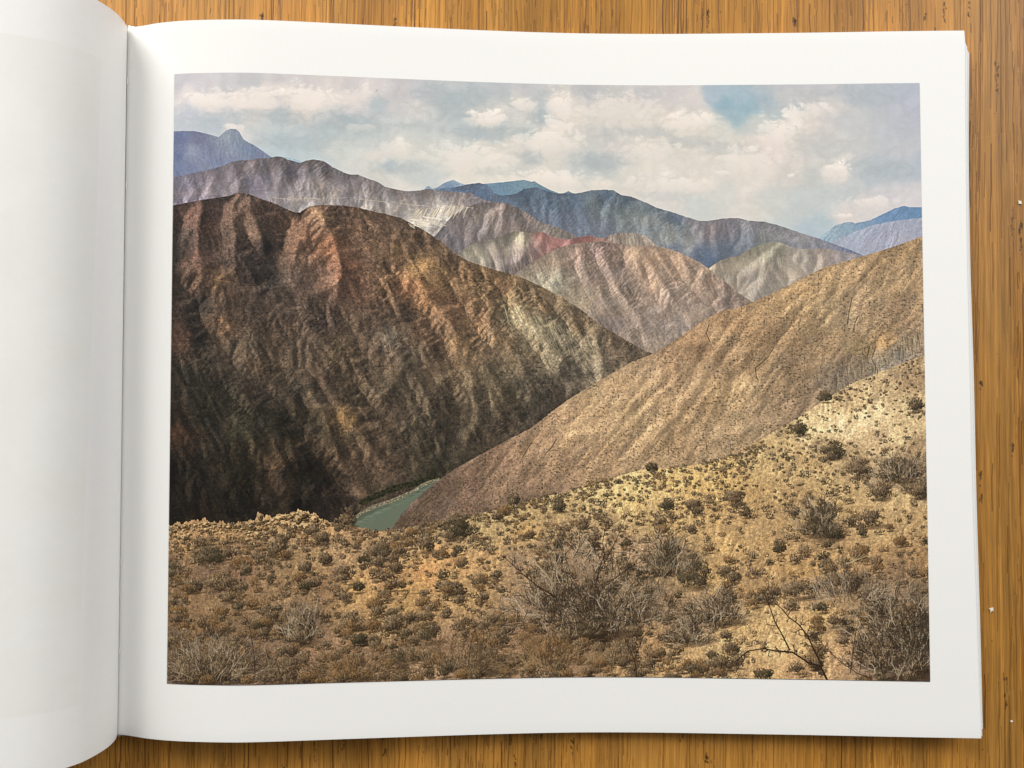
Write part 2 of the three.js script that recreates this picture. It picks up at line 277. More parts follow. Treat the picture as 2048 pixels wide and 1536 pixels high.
  // ---- sky and clouds
  const skyTone = tones([360,160,190,190,200, 400,170,200,198,204, 450,165,195,195,200, 500,160,190,192,198, 550,155,198,196,200, 600,160,205,200,202, 700,170,205,200,202, 800,180,195,192,196, 380,190,222,215,215, 430,200,225,216,212, 480,205,228,218,212, 540,180,220,212,208, 520,210,226,216,208, 560,200,212,204,204, 590,185,222,214,208, 620,200,228,218,210, 660,190,222,212,206, 700,195,216,208,206, 740,180,212,206,206, 450,225,200,200,206, 380,235,185,195,208, 430,245,178,192,204, 480,240,190,196,202, 520,235,205,202,200, 560,230,176,190,198, 600,225,220,210,202, 640,235,185,194,198, 700,225,196,198,202, 760,210,178,190,198, 800,200,200,198,200, 840,215,215,210,205, 700,240,168,186,194, 650,250,176,190,195, 600,255,182,195,200, 540,255,190,202,206, 480,255,215,212,208, 560,280,170,192,202, 600,290,175,194,202, 650,270,180,196,200, 720,262,180,195,198, 780,255,195,202,202, 820,255,200,205,203, 740,285,195,203,202, 680,300,200,206,203, 620,310,185,200,205, 560,305,180,198,208, 700,330,205,210,206, 750,310,215,212,205, 800,300,220,216,206, 780,335,180,195,200, 820,350,195,202,200, 760,355,205,205,198, 800,370,220,216,208,
    850,180,185,192,198, 900,190,172,186,192, 950,190,175,188,193, 1000,180,180,188,194, 1050,175,186,190,196, 880,215,178,190,194, 920,240,175,190,194, 900,165,192,196,202, 960,235,218,212,202, 985,240,226,218,206, 1000,225,205,204,200, 1040,205,212,208,200, 1050,235,200,202,198, 1020,215,190,196,196, 1080,200,185,192,196, 1110,200,220,212,202, 1090,230,175,190,194, 1000,262,178,192,195, 950,265,176,192,196, 880,260,195,202,202, 1100,260,218,212,200, 1140,240,220,212,200, 1060,265,185,196,196, 1120,225,222,214,204, 1200,210,212,206,198, 1250,200,208,202,198, 1180,185,190,190,194, 1300,190,198,196,198, 1200,250,208,204,198, 1260,250,212,206,196, 1300,230,214,208,198, 900,290,200,206,204, 960,290,212,210,202, 1020,280,216,212,202, 1080,285,222,216,204, 1140,275,220,214,202, 860,310,205,208,202, 920,320,222,216,204, 980,320,222,216,204, 1040,310,205,204,198, 1060,325,198,200,196, 1100,320,212,208,200, 1150,315,200,202,198, 1190,325,180,192,194, 1150,340,192,200,198, 1200,345,188,196,194, 1240,320,205,204,198, 1220,290,205,202,198, 860,350,195,204,204, 920,350,222,218,206, 1000,345,222,218,206, 1080,350,222,216,205, 1130,365,224,218,206, 1200,375,222,216,204, 1260,350,210,208,200, 1300,330,220,214,202, 1320,370,216,212,204, 1260,390,214,210,202, 1300,300,216,210,200,
    1350,190,200,196,198, 1390,195,212,206,202, 1380,215,205,202,200, 1430,185,165,185,202, 1480,190,155,182,198, 1450,210,138,176,196, 1500,215,142,178,196, 1480,235,150,182,196, 1530,205,158,180,196, 1560,180,185,190,196, 1600,180,188,190,196, 1580,200,192,194,196, 1650,190,186,188,194, 1700,180,178,186,196, 1800,180,172,182,198, 1750,190,172,184,196, 1830,220,176,182,200, 1800,240,178,186,198, 1600,220,180,190,196, 1550,230,175,190,196, 1520,250,195,200,196, 1400,240,222,214,202, 1350,240,220,212,200, 1440,255,205,206,198, 1580,240,222,212,202, 1610,225,220,210,202, 1660,210,215,208,204, 1650,225,195,195,196, 1620,250,216,208,200, 1560,260,222,212,202, 1540,290,222,210,202, 1600,280,208,204,196, 1650,270,200,200,196, 1700,240,190,194,198, 1720,280,192,196,198, 1760,260,184,190,198, 1400,290,212,206,196, 1340,280,205,202,194, 1460,290,210,206,196, 1500,300,216,208,198, 1400,330,216,210,200, 1480,340,220,212,202, 1540,330,220,210,202, 1600,320,208,204,198, 1650,310,200,200,196, 1680,340,232,222,212, 1660,345,215,210,204, 1720,340,185,192,198, 1780,340,175,188,200, 1830,340,172,186,200, 1750,360,178,190,200, 1800,310,186,190,198, 1620,360,190,196,194, 1580,350,205,202,196, 1700,380,190,198,202, 1650,400,190,200,202, 1400,370,222,214,204, 1500,370,218,212,204, 1450,400,205,208,202, 1350,400,212,210,204, 1400,420,198,205,202, 1500,420,210,208,200, 1550,410,200,204,200, 1600,420,190,200,202, 1640,450,175,195,205, 1740,410,212,208,206, 1800,400,205,202,206, 1690,438,215,208,204, 1760,395,200,200,206, 1830,395,205,204,208, 1560,440,192,202,202, 1620,470,170,192,205, 1480,435,212,208,202], 4, 90);
  {
    const rr = mulberry(8), end = Math.ceil(380 * K), place = a => { const o = []; for (let i = 0; i < a.length; i += 5) o.push([...P(a[i], a[i + 1]), a[i + 2], a[i + 3], a[i + 4]]); return o; };
    // heaps of cloud and their flat grey undersides: x, y, half width, half height, strength
    const heaps = place([425,205,85,28,0.5, 520,200,60,30,0.5, 620,205,70,40,0.55, 700,195,70,25,0.35, 975,240,48,22,0.75, 1045,215,40,24,0.5, 1110,215,28,38,0.65, 1110,260,60,25,0.5, 1230,230,110,50,0.3, 1380,250,70,30,0.55, 1300,310,90,30,0.3, 930,320,110,38,0.45, 1090,290,90,30,0.45, 1590,240,32,34,0.7, 1560,280,50,45,0.5, 1630,225,40,22,0.45, 1500,330,80,40,0.35, 1680,342,26,15,0.9, 1740,412,60,16,0.45, 1690,438,24,7,0.65, 1350,375,110,22,0.4, 1100,365,120,22,0.45, 470,255,30,8,0.5, 1445,350,16,8,0.4, 1580,356,10,6,0.7, 790,300,60,22,0.35, 720,255,40,10,0.3]);
    const bases = place([450,240,70,16,0.35, 570,232,35,18,0.5, 690,245,90,20,0.5, 900,200,90,35,0.45, 980,268,90,14,0.55, 1075,238,25,18,0.5, 1195,325,55,18,0.6, 1060,318,30,14,0.45, 1190,270,60,20,0.28, 1740,335,80,14,0.4, 1780,350,70,14,0.4, 790,335,50,14,0.4, 1380,285,50,12,0.35, 600,285,90,18,0.35, 1330,395,60,10,0.2, 1650,300,60,30,0.25, 850,250,50,14,0.35, 1280,265,70,14,0.35, 1000,345,50,10,0.25, 1450,300,60,14,0.3, 1540,215,40,12,0.25, 500,225,60,9,0.35, 1700,195,120,20,0.3, 1200,180,120,14,0.3]);
    for (let y = 0; y < end; y++) for (let x = 0; x < TW; x++) {
      const u = x / K, v = y / K, a = 20 * fbm(u * 0.016, v * 0.024, 5), b = 15 * fbm(u * 0.016 + 60, v * 0.024 + 20, 5), c = skyTone(u + a, v + b), gr = 0.3 * c[0] + 0.59 * c[1] + 0.11 * c[2];
      let r = gr + (c[0] - gr) * 0.75, g = gr + (c[1] - gr) * 0.75, bl = gr + (c[2] - gr) * 0.75, heap = 0, ha = 1, hf = 1;
      for (let q = 0; q < 5; q++) { heap += ha * (Math.abs(noise(u * 0.03 * hf + a * 0.02 + q * 7, v * 0.042 * hf + b * 0.02 + 40)) - 0.22); ha *= 0.55; hf *= 2.05; }
      const lump = heap * 1.15 + 0.25 * fbm(u * 0.02, v * 0.03, 3);
      for (const p of bases) { const dx = (u - p[0]) / p[2], dy = (v - p[1]) / p[3]; if (dx * dx + dy * dy > 3) continue; const f = p[4] * smooth(1.35, 0.35, Math.sqrt(dx * dx + dy * dy) + lump * 0.55); r += (168 - r) * f; g += (178 - g) * f; bl += (183 - bl) * f; }
      for (const p of heaps) {
        const dx = (u - p[0]) / p[2], dy = (v - p[1]) / p[3]; if (dx * dx + dy * dy > 3) continue;
        const d = Math.sqrt(dx * dx + dy * dy) - lump * 0.9, crisp = smooth(0.5, -0.8, dy), f = p[4] * smooth(1.18, 0.66 - 0.6 * (1 - crisp), d), t = 1 - 0.09 * clamp(dy + 0.25 + lump, -0.4, 1);
        r += (236 * t - r) * f; g += (229 * t - g) * f; bl += (219 * t + 3 - bl) * f;
      }
      const l = 1 + 0.055 * lump + 0.01 * (rr() - 0.5), i = y * TW + x;
      R[i] = r * l * 1.015; G[i] = g * l * 1.0; B[i] = bl * l * 0.985;
    }
  }
  // ---- far blue ranges
  const far = { warp: 14, rough: 0.7, contrast: 0.09, mottle: 0.06, grit: 0.04, hue: 0.15, jitter: 8 };
  hill({ ...far, seed: 1, air: [150, 162, 188, 0.12], grey: 0.3, to: 260, sky: outline([340,262, 390,262, 415,267, 440,274, 447,268, 455,261, 463,258, 474,258, 481,264, 489,278, 500,286, 510,290, 520,297, 541,312, 575,335, 620,350, 700,800, 1900,1200], 0.8, 0.08, 2),
    tones: [360,280,95,108,155, 400,275,104,108,142, 360,310,90,105,155, 420,300,112,120,155, 380,330,105,118,158, 440,320,115,125,160, 460,275,140,154,166, 480,280,115,135,158, 470,300,132,142,166, 520,310,115,125,158, 500,300,112,128,158, 360,345,110,122,165, 440,290,128,134,156, 382,303,150,158,180, 380,322,135,142,170], grain: [[80, 1, 0.06, 5, 0.5, 3]] });
  hill({ ...far, seed: 2, to: 240, sky: outline([330,560, 555,322, 570,314, 590,318, 608,326, 640,345, 700,900, 1900,1200], 0.5), tones: [580,320,165,185,195, 600,326,165,182,192], grain: [[80, 1, 0.06, 5, 0.3, 2]] });
  hill({ ...far, seed: 3, grey: 0.25, to: 300, sky: outline([330,700, 845,384, 853,374, 857,373, 863,379, 872,377, 890,366, 905,361, 918,367, 930,372, 965,370, 1000,367, 1045,362, 1060,366, 1066,365, 1080,374, 1095,382, 1115,390, 1125,389, 1134,385, 1142,389, 1165,393, 1900,900], 0.6, 0.1, 5),
    tones: [900,370,112,140,170, 905,363,160,175,190, 1000,375,105,140,165, 1050,370,114,146,160, 1090,385,105,135,155, 1135,388,105,130,155], grain: [[60, 1, 0.05, 5, 0.3, 3]] });
  hill({ ...far, seed: 4, grey: 0.2, to: 360, sky: outline([330,1200, 1640,482, 1655,468, 1672,456, 1690,450, 1704,449, 1710,452, 1740,446, 1765,434, 1790,422, 1808,417, 1818,420, 1845,420], 0.6, 0.1, 7),
    tones: [1690,465,138,162,180, 1730,460,124,152,180, 1780,435,105,140,178, 1820,428,100,138,178, 1660,475,150,175,190], grain: [[120, 1, 0.05, 5, 0.3, 3]] });
  hill({ ...far, seed: 5, to: 380, sky: outline([330,1200, 1640,500, 1690,478, 1720,465, 1745,456, 1790,447, 1845,441], 0.8, 0.08, 9),
    tones: [1720,480,165,172,188, 1780,465,160,165,182, 1830,460,158,162,178, 1750,490,160,162,178, 1800,485,168,166,178], grain: [[120, 1, 0.05, 4, 0.5, 4]] });
  hill({ ...far, erode: { base: [330,900, 860,395, 950,412, 1070,446, 1140,475, 1240,470, 1330,503, 1420,542, 1480,518, 1550,490, 1720,520, 1900,600], dir: 62, u0: 500, u1: 1420, tilt: 0.4, rumple: 12, flat: 34, soft: 2, shadow: 0.4, power: 0.7, rills: 0.4 }, seed: 6, grey: 0.26, air: [158, 172, 184, 0.16], to: 400, contrast: 0.13, mottle: 0.09, rough: 0.5, sky: outline([330,1200, 850,392, 868,381, 885,378, 910,376, 935,370, 955,368, 966,370, 975,374, 985,388, 1000,394, 1030,390, 1045,380, 1070,377, 1085,383, 1110,390, 1150,390, 1180,383, 1205,382, 1225,383, 1240,393, 1260,396, 1290,408, 1310,418, 1330,424, 1350,430, 1370,437, 1400,446, 1415,446, 1445,441, 1475,440, 1500,446, 1530,448, 1560,456, 1600,470, 1640,483, 1660,490, 1700,505, 1727,517, 1900,570], 0.9, 0.09, 11),
    tones: [900,378,85,105,135, 950,380,78,98,128, 1000,410,80,98,122, 1060,400,72,88,108, 1100,410,78,95,115, 1150,405,75,92,112, 1200,395,72,88,105, 1250,405,78,92,105, 1300,420,85,98,108, 1050,440,98,108,125, 1100,440,95,105,125, 1150,440,98,108,128, 1200,430,105,115,118, 1250,430,112,120,115, 1300,440,118,124,122, 1350,440,90,102,120, 1200,460,110,115,130, 1280,465,128,132,132, 1340,470,134,137,132, 1400,455,125,118,120, 1420,465,140,117,115, 1450,470,120,112,118, 1500,455,130,122,122, 1550,465,132,125,125, 1600,480,138,130,130, 1650,495,130,128,140, 1700,512,105,112,140, 1350,500,108,115,130, 1400,510,82,95,118, 1450,500,88,100,118, 1500,480,108,112,122, 1420,525,80,95,120, 1520,480,122,122,115, 1150,465,105,112,130, 1375,492,150,146,138, 1340,480,150,148,138, 1290,445,140,142,132, 1180,408,98,110,112],
    grain: [[60, 1, 0.045, 4, 0.9, 4]], strokes: [[9, 9, 1215,392, 1260,415, 1330,450, 1400,490], [-8, 8, 1350,435, 1380,470, 1410,520], [6, 8, 1075,385, 1100,420, 1130,460], [-8, 8, 1415,455, 1420,500, 1425,540], [7, 8, 1480,445, 1520,475, 1580,500]] });
  hill({ ...far, erode: { base: [330,900, 1415,545, 1505,615, 1600,566, 1730,522, 1900,600], dir: 80, u0: 1040, u1: 1420, tilt: 0.5, rumple: 10, flat: 30, soft: 2, shadow: 0.4 }, seed: 7, air: [172, 166, 158, 0.18], to: 520, contrast: 0.16, mottle: 0.09, rough: 0.5, sky: outline([330,1400, 1410,548, 1422,538, 1440,526, 1460,519, 1478,517, 1500,503, 1520,494, 1540,489, 1558,489, 1575,495, 1590,503, 1610,503, 1650,502, 1690,509, 1727,518, 1900,560], 0.8, 0.09, 13),
    tones: [1440,530,168,150,125, 1480,520,168,152,125, 1520,505,150,142,120, 1550,500,138,134,114, 1600,515,160,148,135, 1650,515,168,150,138, 1690,518,150,140,142, 1460,560,160,145,125, 1500,560,155,142,128, 1550,550,165,150,132, 1520,590,158,146,132, 1580,550,165,150,130, 1620,540,165,150,135],
    grain: [[75, 1, 0.05, 4, 1.1, 4], [40, 0.4, 0.06, 4, 0.9, 3]], strokes: [[-8, 5, 1545,500, 1515,520, 1480,545, 1470,570], [9, 7, 1560,495, 1590,510, 1630,530]] });
  // ---- the mauve range with pale terraces
  hill({ erode: { base: [330,410, 480,392, 600,430, 720,420, 860,470, 900,440, 960,408, 1900,430], dir: (u, v) => 70, u1: 700, tilt: 0.4, rumple: 12, guide: 0.9, flat: 30, soft: 2, shadow: 0.5, power: 0.75, rills: 0.5 }, seed: 8, air: [168, 160, 162, 0.18], grey: 0.38, tint: [1.02, 1.02, 1.03], to: 330, warp: 9, rough: 0.5, contrast: 0.17, mottle: 0.1, grit: 0.05, hue: 0.25, jitter: 9, sky: outline([330,358, 375,351, 400,345, 430,338, 450,332, 465,325, 480,322, 500,321, 520,317, 540,316, 555,313, 565,314, 575,319, 600,326, 612,322, 625,319, 645,322, 655,327, 665,335, 690,347, 700,350, 715,350, 740,360, 755,365, 770,375, 800,382, 817,384, 840,382, 855,379, 875,383, 905,385, 930,388, 940,387, 947,394, 965,402, 990,409, 1060,450, 1900,900], 0.8, 0.12, 15),
    tones: [360,370,125,112,128, 400,360,115,100,112, 450,345,112,98,105, 500,330,110,95,98, 550,322,105,92,92, 580,330,98,86,90, 620,330,96,84,80, 660,345,96,84,84, 700,360,102,90,88, 750,375,112,98,92, 800,390,118,104,98, 850,388,122,108,102, 900,395,128,112,105, 950,400,125,110,108, 380,400,130,115,130, 430,380,134,116,122, 480,370,126,108,112, 505,368,108,96,108, 520,380,106,96,110, 560,380,125,110,112, 600,385,132,116,115, 640,380,146,126,114, 670,385,155,136,120, 700,380,120,106,104, 750,400,130,116,108, 800,410,138,124,112, 850,410,145,130,118, 550,400,140,126,124, 600,405,164,150,138, 650,405,160,147,135, 700,405,138,128,124, 740,412,170,154,134, 780,415,162,148,132, 820,425,168,154,134, 860,440,205,190,164, 880,430,215,200,174, 840,450,200,185,160, 870,460,185,170,152, 900,425,195,178,154, 350,405,120,105,122, 590,350,92,82,92, 690,345,95,84,84, 610,412,166,152,140],
    grain: [[65, 1, 0.022, 3, 1.6, 3], [120, 0.6, 0.03, 3, 1.2, 3]],
    strokes: [...gullies(9, 90, 75, 4, 3, 346, 900, lerpTable([[346, 358], [550, 318], [740, 362], [900, 388]]), lerpTable([[346, 400], [900, 420]])), [-18, 10, 490,345, 505,370, 530,395], [14, 9, 510,335, 490,365, 478,395], [-16, 10, 590,330, 595,360, 570,400], [15, 9, 640,330, 650,360, 690,385], [-14, 9, 665,350, 700,370, 715,395], [10, 8, 560,330, 585,365], [-9, 6, 540,365, 545,395], [9, 6, 440,350, 425,380], [-9, 7, 400,365, 415,395], [-8, 6, 800,400, 815,430]] });
  hill({ erode: { base: [330,900, 860,480, 920,508, 985,482, 1035,468, 1145,480, 1900,500], dir: 85, u0: 500, u1: 840, tilt: 0.5, rumple: 8, guide: 0.6, flat: 26, soft: 2, shadow: 0.4, power: 0.75, rills: 0.45 }, seed: 9, grey: 0.3, air: [160, 152, 150, 0.14], to: 380, warp: 8, rough: 0.55, contrast: 0.18, mottle: 0.1, grit: 0.05, hue: 0.2, jitter: 9, sky: outline([330,1200, 868,476, 880,462, 893,445, 905,433, 920,424, 945,412, 965,408, 985,407, 1000,408, 1012,410, 1035,420, 1055,432, 1075,447, 1100,455, 1120,462, 1145,474, 1900,1100], 0.8, 0.1, 17),
    tones: [900,450,122,108,104, 950,430,142,124,112, 1000,425,132,112,102, 940,470,128,112,108, 1000,460,140,122,112, 1050,450,128,110,100, 1100,465,130,115,102, 900,490,112,104,108, 960,490,125,112,108, 1130,472,130,118,105, 1030,430,118,102,94],
    grain: [[100, 1, 0.03, 4, 1.3, 3], [60, 0.6, 0.04, 4, 1, 3]], strokes: [[-10, 7, 985,410, 965,440, 950,480], [9, 7, 1010,412, 1005,440, 1000,470], [-12, 8, 1030,425, 1060,455, 1090,475]] });
  // ---- the pale and red ridge, then the pink-tan hill before it
  hill({ erode: { base: [330,900, 910,520, 1030,552, 1090,514, 1200,490, 1310,500, 1900,600], dir: 78, u0: 540, u1: 1000, tilt: 0.5, rumple: 8, guide: 0.6, flat: 24, soft: 2, shadow: 0.5 }, seed: 10, air: [168, 158, 150, 0.12], grey: 0.28, to: 440, warp: 9, rough: 0.5, contrast: 0.22, mottle: 0.09, grit: 0.05, hue: 0.12, jitter: 7, sky: outline([330,1200, 905,520, 918,507, 932,498, 945,491, 965,487, 985,481, 1005,475, 1020,468, 1035,466, 1045,468, 1060,471, 1073,467, 1085,469, 1100,478, 1130,484, 1140,482, 1160,477, 1180,475, 1195,480, 1207,480, 1218,473, 1235,469, 1270,470, 1290,476, 1302,486, 1312,497, 1400,540, 1900,1000], 0.7, 0.12, 19),
    tones: [940,505,164,150,124, 970,500,150,135,118, 1000,490,142,130,112, 1030,475,166,154,122, 1045,490,168,154,122, 1000,520,128,115,108, 1020,530,135,118,112, 1060,500,148,114,105, 1080,480,168,105,95, 1110,490,172,106,96, 1090,510,168,112,102, 1140,488,168,105,95, 1170,480,176,106,93, 1200,483,160,110,95, 1225,478,165,145,125, 1260,478,166,149,128, 1300,488,160,140,120, 1050,545,130,108,105, 960,515,168,156,130, 1010,505,158,142,122, 1035,510,140,120,112],
    grain: [[75, 1, 0.05, 4.5, 1.6, 3]], strokes: [[-14, 6, 1030,472, 1020,500, 1015,540], [10, 5, 1040,470, 1042,500, 1046,530], [-10, 5, 970,488, 980,520, 990,540], [-9, 5, 1000,482, 1000,510], [-8, 5, 1060,475, 1066,500], [8, 5, 1085,472, 1080,505], [-8, 6, 1130,486, 1110,505]] });
  hill({ erode: { base: [330,900, 1040,560, 1120,602, 1240,682, 1300,716, 1400,650, 1520,606, 1900,600], dir: 58, u0: 660, u1: 1220, tilt: 0.55, rumple: 12, guide: 0.9, flat: 34, soft: 2, power: 0.75, rills: 0.6 }, seed: 11, grey: 0.18, air: [176, 160, 142, 0.14], tint: [1.04, 1.05, 1.08], to: 600, warp: 9, rough: 0.6, contrast: 0.17, mottle: 0.12, grit: 0.06, hue: 0.2, jitter: 9, sky: outline([330,1400, 1030,550, 1045,540, 1060,530, 1090,512, 1105,504, 1120,498, 1140,493, 1160,490, 1180,487, 1200,487, 1235,492, 1260,495, 1290,497, 1315,497, 1340,503, 1355,508, 1370,515, 1400,530, 1420,545, 1440,560, 1470,585, 1490,600, 1510,612, 1600,690, 1900,1000], 0.8, 0.1, 21),
    tones: [1060,545,152,132,106, 1090,530,150,125,100, 1080,560,158,148,118, 1110,570,160,149,120, 1100,590,162,148,114, 1150,520,148,119,99, 1200,500,140,112,98, 1180,560,132,110,94, 1230,540,132,110,94, 1260,510,168,134,101, 1300,520,178,140,106, 1340,530,174,139,106, 1380,550,160,130,102, 1420,580,142,116,95, 1470,600,132,110,91, 1300,570,167,134,105, 1350,600,157,131,108, 1400,640,152,129,108, 1250,600,138,116,95, 1200,620,138,116,97, 1170,600,150,130,102, 1150,600,157,137,106, 1220,660,128,110,97, 1270,680,140,120,100, 1300,690,152,130,106, 1310,640,144,123,106, 1350,660,146,127,110, 1240,480,140,112,98],
    grain: [[52, 1, 0.03, 5, 1.5, 3], [85, 0.6, 0.04, 4, 1.2, 3]],
    strokes: [...gullies(7, 110, 56, 4, 3, 1060, 1480, lerpTable([[1060, 532], [1160, 492], [1340, 505], [1480, 592]]), lerpTable([[1060, 580], [1300, 690], [1480, 610]])), [-16, 7, 1235,495, 1250,540, 1290,580, 1330,625], [14, 8, 1195,490, 1215,560, 1260,620, 1310,700], [-12, 6, 1190,520, 1220,590, 1270,660], [12, 7, 1280,500, 1310,560, 1370,630], [-12, 7, 1330,510, 1360,560, 1410,620], [10, 6, 1110,510, 1125,560, 1150,600], [-10, 6, 1135,510, 1160,580, 1200,640]] });

  // ---- the great brown mountain on the left
  const leftPart = (u, v) => smooth(330, 180, u - v * 0.12), rightPart = (u, v) => 1 - leftPart(u, v);
  hill({ erode: { base: [330,1050, 640,1040, 700,1012, 790,990, 850,962, 905,945, 1000,893, 1060,862, 1150,795, 1260,730, 1400,690], dir: (u, v) => 60 - 10 * smooth(150, 500, u), u1: 960, tilt: 0.55, rumple: 22, guide: 1.1, flat: 46, soft: 3, cut: 0.1, power: 0.7, rills: 0.75, rillSoft: 1, fine: 0.55 }, seed: 12, grey: 0.25, tint: [1.10, 1.07, 1.06], to: 930, warp: 12, rough: 0.5, contrast: 0.21, mottle: 0.2, grit: 0.07, hue: 0.1, jitter: 18, dots: 0.22, dotSize: 0.16, sky: outline([330,416, 346,413, 375,408, 400,403, 430,398, 460,394, 470,390, 480,388, 492,388, 500,390, 520,398, 545,406, 570,418, 588,426, 600,427, 610,420, 620,415, 635,412, 650,412, 690,413, 720,418, 745,425, 770,430, 800,438, 820,448, 850,465, 880,485, 900,503, 915,515, 935,526, 950,532, 990,545, 1020,553, 1040,560, 1080,578, 1120,600, 1160,625, 1190,650, 1215,665, 1240,680, 1290,708, 1340,724, 1900,1100], 0.9, 0.1, 23),
    tones: [365,430,95,70,60, 420,420,90,68,58, 485,400,88,70,58, 540,420,80,62,52, 590,440,100,75,58, 640,425,118,92,68, 690,425,100,78,60, 750,440,95,75,58, 800,460,90,72,55, 850,490,85,68,52, 900,520,90,72,54, 365,480,62,55,50, 350,510,55,50,45, 420,460,95,70,58, 450,470,70,58,50, 490,460,98,78,62, 520,470,85,68,55, 540,500,52,46,42, 470,520,66,55,49, 400,520,95,70,58, 520,540,58,50,45, 545,560,42,40,38, 580,500,98,74,58, 620,480,108,78,58, 660,500,124,84,58, 690,540,122,82,60, 720,480,105,80,60, 600,560,95,78,65, 650,560,105,80,64, 700,590,108,78,60, 750,520,100,78,58, 800,520,98,76,55, 840,540,152,117,70, 870,550,142,109,68, 820,575,138,96,62, 860,600,122,89,58, 900,570,120,92,62, 950,570,115,90,60, 1000,580,110,85,58, 900,620,110,82,58, 850,660,105,80,58, 950,650,125,95,65, 1020,600,122,102,70, 1040,640,155,140,104, 1080,660,154,142,108, 1120,680,142,130,102, 1080,620,112,92,64, 1150,650,105,88,64, 1180,700,127,114,89, 1220,690,105,88,66, 1250,710,95,82,64, 1190,740,122,110,87, 1150,730,110,100,80, 1100,720,120,110,84, 1060,720,112,98,72, 1000,680,118,96,68, 970,720,110,90,65, 920,700,125,98,66, 880,720,100,80,58,
      800,640,76,62,49, 780,680,112,100,82, 760,720,84,69,53, 740,660,72,60,48, 700,660,88,72,56, 650,640,76,63,53, 600,620,82,68,56, 560,640,78,64,52, 500,620,70,58,48, 450,600,72,58,48, 390,570,85,66,52, 440,565,98,74,50, 360,600,65,54,46, 400,610,46,42,37, 360,680,88,63,48, 400,680,40,38,34, 450,660,98,74,53, 460,700,72,62,50, 420,740,62,55,44, 500,690,82,70,55, 530,740,85,68,50, 560,700,80,64,50, 620,700,82,70,56, 680,710,94,78,56, 640,760,82,66,52, 700,760,85,70,52, 820,720,90,78,62, 760,780,80,70,54, 820,780,80,70,54, 700,800,78,66,50, 690,840,135,104,62, 640,800,88,74,56, 600,780,48,44,37, 560,780,80,68,54, 540,720,97,80,60, 500,760,62,54,44, 440,780,42,40,32, 380,760,40,38,32, 360,850,42,36,28, 355,865,72,48,34, 400,840,36,34,28, 440,840,40,38,30, 480,850,64,60,43, 520,830,38,36,28, 560,850,36,34,26, 620,850,42,38,30, 660,880,70,58,42, 610,830,55,48,36, 700,880,80,66,48, 740,840,72,60,46, 780,830,75,62,48, 830,850,70,62,48, 880,800,85,74,56, 900,760,98,82,60, 950,780,100,86,62, 980,750,92,82,60, 1000,800,92,80,58, 1040,780,82,74,58, 1080,780,85,76,60, 1120,760,85,76,62, 1100,800,58,52,43, 1060,830,55,50,40, 1010,850,72,62,48, 960,850,78,68,52, 920,830,62,54,42, 880,870,60,54,42, 930,880,68,60,46, 990,880,72,62,48,
      360,950,30,27,22, 400,980,30,27,22, 450,920,40,36,26, 500,950,34,32,22, 540,930,70,55,38, 560,970,52,42,32, 600,950,26,23,18, 640,950,30,26,20, 680,960,38,33,26, 700,930,88,70,51, 740,920,92,73,54, 780,950,94,75,56, 720,980,90,72,54, 770,985,70,60,45, 820,940,68,58,44, 850,920,52,48,36, 860,950,48,46,34, 400,1030,32,26,20, 500,1020,30,26,20, 600,1010,26,23,18, 680,1010,38,32,26, 620,1000,45,38,30],
    grain: [[54, rightPart, 0.02, 5, 1.5, 3], [62, leftPart, 0.02, 5, 1.5, 3]],
    strokes: [...gullies(3, 300, 55, 6, 4, 346, 1230, lerpTable([[346, 415], [480, 392], [600, 428], [650, 414], [800, 440], [915, 515], [1040, 562], [1240, 682]]), lerpTable([[346, 1040], [700, 1000], [850, 940], [1000, 860], [1250, 720]])), [-54, 15, 585,432, 570,480, 550,530, 552,565], [40, 15, 505,395, 500,440, 530,500], [-32, 11, 490,430, 500,480, 540,540], [44, 24, 640,415, 670,480, 690,560, 660,610], [-34, 13, 455,400, 440,460, 450,520], [18, 12, 420,405, 400,460, 395,520], [-22, 14, 370,430, 355,490, 380,540],
      [20, 12, 352,530, 420,565, 520,610, 610,650, 700,740], [-26, 14, 350,580, 395,610, 410,660, 470,720], [-24, 13, 420,680, 490,760, 560,810, 640,900], [-22, 12, 550,720, 590,790, 640,860], [20, 11, 600,760, 640,830, 690,930], [-18, 11, 690,640, 730,720, 790,800], [18, 11, 740,620, 800,720, 860,800],
      [-20, 11, 790,560, 850,640, 900,730, 960,800], [16, 10, 830,560, 900,650, 970,740], [-18, 10, 900,590, 960,680, 1040,770], [-16, 9, 1000,600, 1040,680, 1110,770], [14, 9, 1020,600, 1080,680, 1150,750], [-14, 9, 1100,620, 1150,690, 1210,760], [-14, 9, 700,760, 760,840, 840,920], [15, 9, 680,820, 740,900, 800,970], [-20, 11, 600,880, 660,960, 720,1020], [-18, 12, 430,760, 520,860, 560,960], [16, 10, 470,810, 540,920, 590,1000], [-14, 10, 900,780, 920,860, 900,930], [14, 10, 940,760, 960,840, 930,900], [-14, 9, 1030,800, 1060,850]] });

  // ---- the river
  c2.putImageData(flush(), 0, 0);
  const poly = (a, style) => { const p = path(a); c2.beginPath(); p.forEach(([u, v], i) => i ? c2.lineTo(u * K, v * K) : c2.moveTo(u * K, v * K)); c2.closePath(); c2.fillStyle = style; c2.fill(); };
  const strokeAt = (pts, w, style) => { c2.beginPath(); pts.forEach(([u, v], i) => i ? c2.lineTo(u * K, v * K) : c2.moveTo(u * K, v * K)); c2.strokeStyle = style; c2.lineWidth = w * K; c2.lineCap = c2.lineJoin = 'round'; c2.stroke(); };
  function flush() { const id = c2.createImageData(TW, TH), d = id.data; for (let i = 0, k = 0; i < N; i++, k += 4) { d[k] = R[i]; d[k + 1] = G[i]; d[k + 2] = B[i]; d[k + 3] = 255; } return id; }
